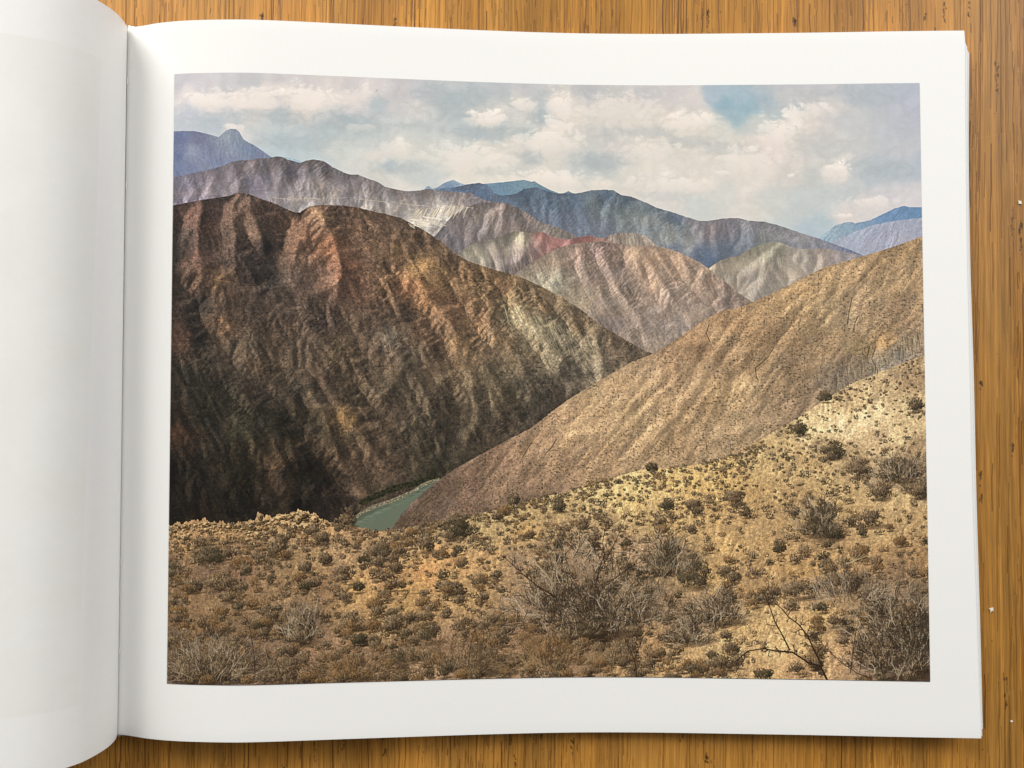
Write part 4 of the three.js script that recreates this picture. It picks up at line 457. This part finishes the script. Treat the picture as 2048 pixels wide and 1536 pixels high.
  // the bushes one can tell apart
  const own = [[1640,1078,90,95,1,1.2],[1660,1085,70,60,1,1.1],[908,1082,60,66,1,1.3],[1025,1022,32,24,1,1.4],[1115,1032,42,30,1,1.1],[765,1125,56,44,1,1.2],[610,1150,34,24,0,1.1],[650,1135,36,34,0,1],[420,1130,72,44,1,1.2],[450,1185,80,46,0,1.3],[385,1188,56,36,0,1.2],[345,1160,30,44,1,1.3],[550,1118,70,36,0,1.2],[640,1095,60,30,0,1.1],[600,1290,78,92,0,1.2],[1330,1150,96,86,1,1.0],[1390,1180,90,70,1,1.0],[1665,925,62,50,1,1.2],[1715,962,64,52,0,1.2],[1800,970,110,66,1,1.1],[1835,1005,60,42,0,1.2],[1600,878,40,32,1,1.3],[1650,812,34,18,1,1.4],[1830,830,40,34,1,1.2],[1470,1015,60,36,0,1.1],[1385,1025,34,22,1,1.4],[1335,1030,28,20,1,1.4],[1300,950,30,10,1,1.4],[1720,1125,64,36,2,1.1],[1740,1060,60,46,0,1],[1760,1005,56,36,0,1.1],[690,1062,50,44,0,0.8],[850,1110,56,44,0,0.9],[900,1195,56,42,0,1],[860,1290,64,44,1,0.9],[1440,1250,110,80,0,1],[1370,1290,90,62,0,1.1],[1150,1290,160,90,0,0.9],[1090,1330,150,70,2,0.8],[1240,1330,100,60,0,0.8],[440,1362,150,90,0,0.9],[560,1365,130,70,0,0.8],[380,1366,120,80,0,0.9],[700,1366,140,60,2,0.7],[960,1350,140,70,0,0.7],[1440,1345,60,44,0,1],[1530,1362,60,30,1,1],[1600,1200,100,44,0,0.9],[1680,1190,120,50,0,0.9],[1800,1365,170,190,0,0.55],[1770,1330,170,130,0,0.5],[1840,1310,90,110,1,0.5],[1745,1240,90,80,0,0.8],[1165,1290,200,170,0,0.5],[1190,1270,120,110,1,0.5],[1090,1220,120,80,0,0.5],[1270,1240,110,80,0,0.5]];
  const rankOf = b => b[1]; for (const b of own) bushes.push(b);
  bushes.sort((a, b) => rankOf(a) - rankOf(b));
  for (const b of bushes) bush(...b);

  // bare branching twigs
  function twig(x, y, len, ang, w, depth, col, al) {
    let px = x, py = y, a = ang; const pts = [[x, y]], n = 4;
    for (let i = 0; i < n; i++) { a += (rp() - 0.5) * 0.8; px += Math.cos(a) * len / n; py += Math.sin(a) * len / n; pts.push([px, py]); if (depth > 0 && rp() < 0.85) twig(px, py, len * (0.35 + 0.3 * rp()), a + (rp() < 0.5 ? -1 : 1) * (0.4 + 0.6 * rp()), w * 0.6, depth - 1, col, al); }
    strokeAt(pts.map(p => P(...p)), w, rgba(col, al));
  }
  function limb(w, col, al, a, twigs = 0.8) {              // a named branch with side twigs
    const p = []; for (let i = 0; i < a.length; i += 2) p.push([a[i], a[i + 1]]);
    for (let i = 1; i < p.length; i++) {
      const k = 1 - 0.75 * (i - 1) / p.length; strokeAt([P(...p[i - 1]), P(...p[i])], w * k, rgba(col, al));
      const d = Math.atan2(p[i][1] - p[i - 1][1], p[i][0] - p[i - 1][0]); for (let j = 0; j < 5; j++) if (rp() < twigs) { const t = rp(); twig(p[i - 1][0] + (p[i][0] - p[i - 1][0]) * t, p[i - 1][1] + (p[i][1] - p[i - 1][1]) * t, 7 + 14 * rp(), d + (rp() < 0.5 ? -1 : 1) * (0.5 + 0.6 * rp()), w * 0.34 + 0.2, 1, col, al * 0.85); }
    }
  }
  const BARK = [54, 38, 28];
  function tangle(x, y, w, h, n, cols, al) {                // crooked twigs started all through a bush, mostly rising and spreading
    for (let i = 0; i < n; i++) { const a = -Math.PI * (0.04 + 0.92 * rp()), q = Math.sqrt(rp()) * 0.85, X = x + Math.cos(a) * q * w * 0.5, Y = y + Math.sin(a) * q * h * 0.85, out = Math.atan2(Y - y - h * 0.25, (X - x) * 0.9); twig(X, Y, (10 + 26 * rp()) * (0.6 + w / 400), out + (rp() - 0.5) * 1.5, 0.75 + 0.6 * rp(), 1 + (rp() < 0.3 ? 1 : 0), pick(cols), al); }
  }
  const GREYS = [[176, 156, 128], [152, 132, 106], [104, 87, 67], [62, 50, 38], [44, 35, 27], [48, 39, 30], [200, 182, 154]];
  tangle(1160, 1285, 330, 250, 300, GREYS, 0.8); tangle(1180, 1265, 170, 110, 150, [[52, 42, 32], [40, 33, 25], [70, 57, 42]], 0.7); tangle(1330, 1160, 130, 110, 110, GREYS, 0.6); tangle(1270, 1260, 200, 130, 150, GREYS, 0.6);
  tangle(1800, 1362, 230, 230, 280, GREYS, 0.8); tangle(1835, 1330, 120, 140, 130, [[50, 41, 32], [40, 33, 26], [66, 54, 42]], 0.7); tangle(1700, 1210, 180, 70, 150, GREYS, 0.6);
  tangle(430, 1364, 220, 110, 200, GREYS, 0.6); tangle(605, 1288, 96, 100, 110, GREYS, 0.65); tangle(1430, 1260, 150, 100, 150, GREYS, 0.6); tangle(1380, 1300, 120, 70, 100, GREYS, 0.6); tangle(1100, 1345, 220, 80, 170, [[150, 118, 80], [110, 82, 54], [74, 56, 38], [170, 140, 100]], 0.6); tangle(900, 1352, 240, 70, 150, [[150, 122, 88], [108, 84, 58], [76, 60, 42]], 0.55); tangle(1640, 1080, 110, 100, 90, GREYS, 0.55); tangle(1800, 972, 130, 70, 90, GREYS, 0.55); tangle(700, 1360, 220, 60, 130, [[150, 120, 84], [104, 80, 54], [70, 54, 38]], 0.55);
  for (let i = 0; i < 40; i++) twig(440 + 200 * (rp() - 0.5), 1362, 50 + 70 * rp(), -Math.PI / 2 + (rp() - 0.5) * 1.6, 0.7, 2, pick([[130, 112, 88], [80, 66, 50], [56, 44, 34], [150, 134, 108]]), 0.55);
  for (let i = 0; i < 26; i++) twig(605 + 30 * (rp() - 0.5), 1285, 40 + 50 * rp(), -Math.PI / 2 + (rp() - 0.5) * 1.7, 0.6, 2, pick([[136, 116, 92], [74, 60, 46], [52, 42, 32]]), 0.5);
  for (let i = 0; i < 60; i++) twig(900 + 620 * rp(), 1345 + 20 * rp(), 25 + 40 * rp(), -Math.PI / 2 + (rp() - 0.5) * 1.4, 0.6, 1, pick([[150, 126, 94], [98, 76, 52], [70, 54, 38], [172, 146, 108]]), 0.55);
  for (let i = 0; i < 120; i++) { const x = 1420 + 430 * rp(), y = 1150 + 80 * rp(); twig(x, y, 14 + 24 * rp(), -Math.PI / 2 + (rp() - 0.5) * 1.8, 0.55, 1, pick([[166, 148, 120], [108, 88, 64], [74, 60, 44]]), 0.5); }
  limb(2.6, BARK, 0.9, [1109,1200, 1073,1178, 1046,1157, 1025,1137, 1005,1119]); limb(2.0, BARK, 0.85, [1185,1241, 1188,1178, 1196,1142, 1206,1117, 1203,1089, 1211,1051]); limb(1.7, BARK, 0.8, [1190,1163, 1226,1094, 1241,1061, 1251,1036]); limb(1.6, BARK, 0.8, [1190,1180, 1230,1160, 1262,1138, 1290,1122]); limb(1.4, [120, 100, 76], 0.8, [1130,1100, 1112,1075, 1095,1050, 1085,1030]);
  limb(2.0, BARK, 0.9, [1272,1356, 1268,1322, 1257,1300, 1247,1279]); limb(1.5, BARK, 0.85, [1269,1317, 1284,1277, 1305,1256]); limb(1.3, [140, 112, 84], 0.8, [1222,1350, 1226,1310, 1232,1280]);
  limb(4.2, BARK, 0.95, [1655,1359, 1642,1333, 1617,1325, 1586,1305, 1553,1303, 1528,1298, 1497,1303, 1469,1325], 0.55); limb(3.4, BARK, 0.95, [1645,1331, 1629,1300, 1617,1274, 1599,1251, 1578,1236, 1566,1221, 1548,1206], 0.6); limb(2.8, BARK, 0.95, [1580,1300, 1566,1272, 1551,1246, 1543,1223, 1533,1198, 1523,1181], 0.6);
  limb(2.0, [78, 56, 42], 0.9, [1746,1358, 1716,1347, 1688,1328, 1655,1300, 1629,1269]); limb(1.6, [146, 116, 84], 0.9, [1512,1244, 1477,1256, 1452,1269, 1424,1292]); limb(1.6, BARK, 0.85, [1702,1345, 1707,1300, 1712,1270, 1716,1250]); limb(1.4, BARK, 0.8, [1720,1345, 1725,1310, 1728,1290]);
  limb(1.6, [188, 164, 138], 0.8, [1708,1273, 1690,1262, 1675,1250]); limb(1.5, BARK, 0.85, [512,1352, 510,1310, 504,1270, 500,1250, 496,1236]); limb(1.3, BARK, 0.8, [425,1270, 418,1255, 410,1240]); limb(1.3, BARK, 0.75, [935,1330, 940,1290, 948,1262, 952,1250]); limb(1.2, [150, 126, 98], 0.7, [1505,1190, 1497,1172, 1490,1160]);
  for (let i = 0; i < 7; i++) S1(0.9, [206, 182, 136], 0.8, 1712 - 4 * i + 2 * rp(), 1132, 1700 + 8 * i - 4 * rp(), 1112 + 3 * rp());
  c2.fillStyle = 'rgba(60,56,60,0.7)'; { const [u, v] = P(753, 178); c2.fillRect(u * K, v * K, 1.6 * K, 2 * K); }

  // the repro house sharpened the scan before printing
  { const id = c2.getImageData(0, 0, TW, TH), d = id.data, T = new Float32Array(N), V = new Float32Array(N);
    for (let ch = 0; ch < 3; ch++) {
      for (let y = 0; y < TH; y++) { let a = 0; for (let x = -3; x < TW; x++) { if (x + 3 < TW) a += d[(y * TW + x + 3) * 4 + ch]; if (x - 4 >= 0) a -= d[(y * TW + x - 4) * 4 + ch]; if (x >= 0) T[y * TW + x] = a / (Math.min(TW - 1, x + 3) - Math.max(0, x - 3) + 1); } }
      for (let x = 0; x < TW; x++) { let a = 0; for (let y = -3; y < TH; y++) { if (y + 3 < TH) a += T[(y + 3) * TW + x]; if (y - 4 >= 0) a -= T[(y - 4) * TW + x]; if (y >= 0) V[y * TW + x] = a / (Math.min(TH - 1, y + 3) - Math.max(0, y - 3) + 1); } }
      for (let i = 0; i < N; i++) { const v = d[i * 4 + ch]; d[i * 4 + ch] = clamp(v + 0.55 * (v - V[i]), 8, 250); }
    }
    c2.putImageData(id, 0, 0); }
  // the fine screen of the press
  { const id = c2.getImageData(0, 0, TW, TH), d = id.data, r = mulberry(99); for (let k = 0; k < d.length; k += 4) { const n = (r() - 0.5) * 7; d[k] += n; d[k + 1] += n; d[k + 2] += n; } c2.putImageData(id, 0, 0); }
  const t = new THREE.CanvasTexture(canvas); t.colorSpace = THREE.SRGBColorSpace; t.magFilter = THREE.LinearFilter;
  return t;
}

// ------------------------------------------------------------------ the book
const HALF = 0.1275;                                   // half the page height
const profile = spline([[0, 0.00305], [0.006, 0.0045], [0.0121, 0.0064], [0.0201, 0.0080], [0.0302, 0.0090], [0.0452, 0.00935], [0.0603, 0.00836], [0.0804, 0.0065], [0.1005, 0.0047], [0.1307, 0.00212], [0.1609, 0.0003], [0.191, 0], [0.2212, 0.00065], [0.2513, 0.00146], [0.2815, 0.00273], [0.3076, 0.00362]]);
const gutterX = z => 0.00045 + 0.00045 * z / HALF;
const paperTexture = (() => {                          // faint mottle and fibres of coated paper
  const S = 1024, c = document.createElement('canvas'); c.width = c.height = S; const g = c.getContext('2d'), id = g.createImageData(S, S), d = id.data, r = mulberry(12);
  for (let y = 0; y < S; y++) for (let x = 0; x < S; x++) {
    const n = 1.6 * fbm(x * 0.05, y * 0.05, 3) + 1.4 * noise(x * 0.3, y * 0.18) + (r() - 0.5) * 2.2, h = 1.5 * fbm(x * 0.02 + 40, y * 0.02, 2), k = (y * S + x) * 4;
    d[k] = 238 + n + h * 0.8; d[k + 1] = 237 + n; d[k + 2] = 233 + n - h; d[k + 3] = 255;
  }
  g.putImageData(id, 0, 0); const t = new THREE.CanvasTexture(c); t.colorSpace = THREE.SRGBColorSpace; t.wrapS = t.wrapT = THREE.MirroredRepeatWrapping; t.repeat.set(6, 6); return t;
})();
const paperBump = (() => {
  const S = 512, c = document.createElement('canvas'); c.width = c.height = S; const g = c.getContext('2d'), id = g.createImageData(S, S), d = id.data;
  for (let y = 0; y < S; y++) for (let x = 0; x < S; x++) { const n = clamp(128 + 90 * fbm(x * 0.09, y * 0.09, 3), 0, 255), k = (y * S + x) * 4; d[k] = d[k + 1] = d[k + 2] = n; d[k + 3] = 255; }
  g.putImageData(id, 0, 0); const t = new THREE.CanvasTexture(c); t.wrapS = t.wrapT = THREE.MirroredRepeatWrapping; t.repeat.set(9, 9); return t;
})();
const paper = new THREE.MeshPhysicalMaterial({ map: paperTexture, bumpMap: paperBump, bumpScale: 0.000012, roughness: 0.62, specularIntensity: 0.5 });
const sheetPaper = new THREE.MeshStandardMaterial({ color: new THREE.Color().setRGB(0.84, 0.835, 0.80), roughness: 0.75 });

// a closed thin sheet over a grid: at(s, t) gives the upper side
function sheet(nx, nz, at, thick, flipUV) {
  const pos = [], uv = [], idx = [], row = nx + 1, per = row * (nz + 1);
  for (let side = 0; side < 2; side++) for (let j = 0; j <= nz; j++) for (let i = 0; i <= nx; i++) { const p = at(i / nx, j / nz); pos.push(p[0] - side * (p[3] || 0) * thick, p[1] - side * thick * (p[4] ?? 1), p[2]); uv.push(i / nx, 1 - j / nz); }
  for (let j = 0; j < nz; j++) for (let i = 0; i < nx; i++) { const a = j * row + i, b = a + 1, c = a + row, d = c + 1; idx.push(a, c, b, b, c, d, a + per, b + per, c + per, b + per, d + per, c + per); }
  const rim = (a, b) => idx.push(a, b, a + per, b, b + per, a + per);
  for (let i = 0; i < nx; i++) { rim(i, i + 1); rim(nz * row + i + 1, nz * row + i); }
  for (let j = 0; j < nz; j++) { rim((j + 1) * row, j * row); rim(j * row + nx, (j + 1) * row + nx); }
  const g = new THREE.BufferGeometry(); g.setAttribute('position', new THREE.Float32BufferAttribute(pos, 3)); g.setAttribute('uv', new THREE.Float32BufferAttribute(uv, 2)); g.setIndex(idx); g.computeVertexNormals();
  return g;
}
const ripple = (x, z) => 0.00024 * noise(x * 14 + 4, z * 10 + 2) * smooth(0.01, 0.05, x);
const book = new THREE.Group(); book.name = 'open_book'; scene.add(book);
book.userData = { label: 'thick open photo book with a canyon landscape printed on its right page', category: 'book' };

// right page: its outer edge leans outwards towards the foot
const edgeTop = spline([[-HALF, 0.30535], [-0.09, 0.3051], [-0.047, 0.30512], [-0.011, 0.30552], [0.043, 0.3061], [0.085, 0.30712], [HALF, 0.3082]]);
const rightAt = (s, t) => { const z = -HALF + 2 * HALF * t, g = gutterX(z) - 0.0002, x = g + (edgeTop(z) - g - 0.0003 * Math.max(0, 1 - (z + HALF) / 0.0012) ** 2) * s; return [x, LIFT + profile(x) + ripple(x, z), z]; };
const rightPage = mesh('right_page', sheet(150, 60, rightAt, 0.00016), paper, book);
rightPage.userData = { label: 'white right page carrying the landscape print' };
{
  const map = paintPrint();
  const ink = new THREE.MeshPhysicalMaterial({ map, roughness: 0.5, specularIntensity: 0.28 });
  const at = (s, t) => { const xl = 0.0194 + 0.0008 * t, xr = 0.2888 + 0.0017 * t, x = xl + (xr - xl) * s, z = -0.1083 + 0.2161 * t; return [x, LIFT + profile(x) + ripple(x, z) + 0.00012, z]; };
  const g = new THREE.PlaneGeometry(1, 1, 150, 60), p = g.attributes.position;
  for (let j = 0; j <= 60; j++) for (let i = 0; i <= 150; i++) { const q = at(i / 150, j / 60); p.setXYZ(j * 151 + i, q[0], q[1], q[2]); }
  g.computeVertexNormals();
  const print = mesh('printed_photograph', g, ink, rightPage);
  print.userData = { label: 'printed photograph of brown mountains, a green river and scrub under clouds' };
}
// the sheets beneath it, each a little off the one above
{
  const r = mulberry(21), low = spline([[-HALF, 0.3078], [-0.09, 0.3072], [-0.047, 0.3072], [-0.002, 0.3080], [0.043, 0.30845], [0.085, 0.3092], [HALF, 0.3098]]);
  for (let k = 1; k <= 9; k++) {
    const q = k < 3 ? 0.42 + 0.1 * r() : k < 5 ? 0.68 + 0.1 * r() : 0.86 + 0.14 * r(), cut = k === 1 ? 0.0005 : 0.0022 + 0.0022 * r(), z0 = -HALF + 0.0002 + 0.00045 * k + 0.0004 * r(), z1 = HALF - cut;
    const nip = 0.0016 + 0.001 * r();
    const at = (s, t) => { const z = z0 + (z1 - z0) * t, g = gutterX(z) + 0.0004; let e = edgeTop(z) + (low(z) - edgeTop(z)) * q; e -= nip * Math.max(0, 1 - (z - z0) / 0.0022) ** 2; const x = g + (e - g) * s; return [x, LIFT + profile(x) + ripple(x, z) - 0.00017 * k - 0.0007 * smooth(0.2, 0.306, x) * Math.min(1, k * 0.6) - 0.00004, z]; };
    mesh('sheet', sheet(70, 50, at, 0.00014), sheetPaper, book);
  }
}
// left page: climbs steeply out of the gutter and bends over the thick part of the book
const climbTop = [[0.0001, 0.0036], [0.0007, 0.0071], [0.0011, 0.0101], [0.0011, 0.0128], [0.0008, 0.0161], [0, 0.0192], [-0.0011, 0.0221], [-0.0031, 0.0258], [-0.0063, 0.0297], [-0.0112, 0.0336], [-0.0185, 0.0368], [-0.03, 0.0395], [-0.06, 0.0415], [-0.12, 0.0405], [-0.2, 0.035], [-0.28, 0.029]];
const climbLow = [[0.0009, 0.0034], [0.0024, 0.0079], [0.0028, 0.0129], [0.0022, 0.0175], [0.0007, 0.0228], [-0.0007, 0.0254], [-0.003, 0.0282], [-0.0056, 0.0307], [-0.0088, 0.033], [-0.0133, 0.0354], [-0.0205, 0.0377], [-0.032, 0.0398], [-0.062, 0.0415], [-0.122, 0.0405], [-0.2, 0.035], [-0.28, 0.029]];
const along = pts => { const n = pts.length, X = spline(pts.map((p, i) => [i, p[0]])), Y = spline(pts.map((p, i) => [i, p[1]])); return s => { const h = Math.min(0.07, s * 0.8, (1 - s) * 0.8); let x = 0, y = 0, w = 0; for (let k = -6; k <= 6; k++) { const g = Math.exp(-k * k / 14), q = clamp(s + h * k / 6, 0, 1) * (n - 1); x += g * X(q); y += g * Y(q); w += g; } return [x / w, y / w]; }; };
const upTop = along(climbTop), upLow = along(climbLow);
const leftAt = (off = 0) => (s, t) => { const a = upTop(1 - s), b = upLow(1 - s), m = t * t * (3 - 2 * t) * 0.4 + t * 0.6, x = a[0] + (b[0] - a[0]) * m, z = -HALF + 2 * HALF * t, y = a[1] + (b[1] - a[1]) * m + 0.00035 * noise(s * 4 + 3, t * 3) * smooth(1, 0.8, s) * (off ? 0 : 1) + (off ? 0 : 0.0003); const steep = smooth(0.02, 0.6, 1 - s); return [x - off * (1 - steep), LIFT + y - off * steep, z, 0.9 * (1 - steep), 0.25 + 0.75 * steep]; };
const leftGeometry = sheet(120, 40, leftAt(), 0.00016);
{ // u in metres along the paper from the fold, so that the show-through keeps its true margin
  const arc = [0]; for (let i = 1; i <= 120; i++) { const a = leftAt()(1 - (i - 1) / 120, 0.5), b = leftAt()(1 - i / 120, 0.5); arc.push(arc[i - 1] + Math.hypot(a[0] - b[0], a[1] - b[1])); }
  const uv = leftGeometry.attributes.uv; for (let i = 0; i < uv.count; i++) uv.setX(i, arc[120 - Math.round(uv.getX(i) * 120)] / 0.3);
}
const leftPaper = paper.clone();
{
  const W = 1536, H = 1280, c = document.createElement('canvas'); c.width = W; c.height = H; const g = c.getContext('2d'), id = g.createImageData(W, H), d = id.data, r = mulberry(44);
  for (let y = 0; y < H; y++) for (let x = 0; x < W; x++) {
    const a = x / W * 0.3, z = (y / H - 0.5) * 2 * HALF, k = (y * W + x) * 4, n = 1.4 * fbm(x * 0.06, y * 0.06, 3) + 1.3 * noise(x * 0.5, y * 0.35) + (r() - 0.5) * 2;
    const ghost = smooth(0.0193, 0.0197, a) * smooth(0.1086, 0.1081, Math.abs(z)) * (3.4 + 3.5 * fbm(a * 40, z * 40, 4));
    d[k] = 238 + n - ghost; d[k + 1] = 237 + n - ghost * 0.9; d[k + 2] = 233 + n - ghost * 1.5; d[k + 3] = 255;
  }
  g.putImageData(id, 0, 0); const t = new THREE.CanvasTexture(c); t.colorSpace = THREE.SRGBColorSpace; leftPaper.map = t;
}
const leftPage = mesh('left_page', leftGeometry, leftPaper, book);
leftPage.userData = { label: 'blank white left page curving steeply up out of the gutter' };
{ // the pages below it as one solid block down to the cover, and the pages below the right-hand sheets
  const nx = 60, nz = 8, at = leftAt(0.0003), pos = [], idx = [], row = nx + 1, per = row * (nz + 1);
  for (let side = 0; side < 2; side++) for (let j = 0; j <= nz; j++) for (let i = 0; i <= nx; i++) { const p = at(i / nx, 0.003 + 0.994 * j / nz); pos.push(side ? Math.min(p[0], -0.0012) : p[0] - 0.0003, side ? 0.0024 : p[1] - 0.0002, p[2]); }
  const q = (a, b, c, d) => idx.push(a, b, c, c, b, d);
  for (let j = 0; j < nz; j++) for (let i = 0; i < nx; i++) { const a = j * row + i; q(a, a + row, a + 1, a + row + 1); q(a + per, a + 1 + per, a + row + per, a + row + 1 + per); }
  for (let i = 0; i < nx; i++) { q(i, i + 1, i + per, i + 1 + per); const a = nz * row + i; q(a + 1, a, a + 1 + per, a + per); }
  for (let j = 0; j < nz; j++) { const a = j * row, b = a + row; q(b, a, b + per, a + per); q(a + nx, b + nx, a + nx + per, b + nx + per); }
  const g = new THREE.BufferGeometry(); g.setAttribute('position', new THREE.Float32BufferAttribute(pos, 3)); g.setIndex(idx); g.computeVertexNormals();
  mesh('page_block', g, sheetPaper, book).userData = { label: 'thick block of pages under the left page' };
  const h = sheet(70, 6, (s, t) => { const z = (-HALF + 0.002) + (2 * HALF - 0.006) * t, x = 0.0014 + (0.304 - 0.0014) * s; return [x, LIFT + profile(x) - 0.0019 - 0.0008 * smooth(0.2, 0.306, x), z]; }, 0.0001), p = h.attributes.position;
  for (let i = p.count / 2; i < p.count; i++) p.setY(i, 0.0012);
  h.computeVertexNormals(); mesh('page_block', h, sheetPaper, book).userData = { label: 'thin block of pages under the right page' };
  const board = new THREE.MeshStandardMaterial({ color: new THREE.Color().setRGB(0.42, 0.34, 0.30), roughness: 0.7 });
  const back = new THREE.BoxGeometry(0.305, 0.001, 0.252); back.translate(0.1505, 0.0006, 0); mesh('cover', back, board, book);
  const front = new THREE.BoxGeometry(0.285, 0.0022, 0.252); front.translate(-0.1440, 0.0012, 0); mesh('cover', front, board, book);
}
{ // sewing that shows in the fold, and the folded section end at head and foot
  const thread = new THREE.MeshStandardMaterial({ color: 0xf1eee6, roughness: 0.9 });
  for (const z of [-0.1075, -0.069, 0.0665, 0.098]) {
    const x = gutterX(z) + 0.0004, y = LIFT + 0.0036, c = new THREE.CatmullRomCurve3([new THREE.Vector3(x, y, z - 0.0013), new THREE.Vector3(x + 0.00015, y + 0.00035, z - 0.0004), new THREE.Vector3(x + 0.0001, y + 0.0003, z + 0.0005), new THREE.Vector3(x, y, z + 0.0013)]);
    mesh('thread_stitch', new THREE.TubeGeometry(c, 10, 0.00016, 6), thread, book);
  }
  const fold = new THREE.MeshStandardMaterial({ color: new THREE.Color().setRGB(0.62, 0.52, 0.46), roughness: 0.85 });
  for (const sgn of [-1, 1]) {
    const pts = []; for (let i = 0; i <= 10; i++) { const t = i / 10; pts.push(new THREE.Vector3(gutterX(sgn * HALF) - 0.0004 + 0.0034 * t, LIFT + 0.0020 + 0.0012 * t - 0.0006 * Math.sin(t * Math.PI), sgn * (HALF + 0.0007 - 0.0009 * t))); }
    mesh('section_fold', new THREE.TubeGeometry(new THREE.CatmullRomCurve3(pts), 20, 0.0007, 8), sgn < 0 ? sheetPaper : fold, book);
  }
}

// ------------------------------------------------------------------ crumbs on the table
{
  const flake = new THREE.MeshStandardMaterial({ color: 0xe9e4d6, roughness: 0.9 });
  function crumb(name, label, x, z, pts, h, turn) {
    const s = new THREE.Shape(); pts.forEach(([a, b], i) => i ? s.lineTo(a, b) : s.moveTo(a, b));
    const g = new THREE.ExtrudeGeometry(s, { depth: h, bevelEnabled: true, bevelSize: 0.00008, bevelThickness: 0.00008, bevelSegments: 1 });
    g.rotateX(-Math.PI / 2); const o = mesh(name, g, flake); o.position.set(x, 0.00009, z); o.rotation.y = turn; o.userData = { label, category: 'crumb', group: 'paper crumbs on the table' };
  }
  crumb('paper_crumb', 'notched white paper crumb lying on the oak beside the lower page edge', 0.31725, 0.0843, [[-0.0007, 0.0006], [0.0007, 0.0008], [0.0006, -0.0005], [0.0001, -0.0001], [-0.0005, -0.0007], [-0.0003, 0.0001]], 0.0003, 0.2);
  crumb('paper_crumb_001', 'tiny pale crumb on the oak past the lower right page corner', 0.3242, 0.1247, [[-0.0003, 0.0002], [0.0002, 0.0003], [0.00035, -0.0002], [-0.0001, -0.0003]], 0.0002, 0.8);
  crumb('paper_crumb_002', 'white crumb on the oak level with the blue patch of printed sky', 0.3296, -0.0665, [[-0.0004, 0.0007], [0.0005, 0.0005], [0.0006, -0.0006], [-0.0003, -0.0004]], 0.0003, 0.1);
}
renderer.render(scene, camera);
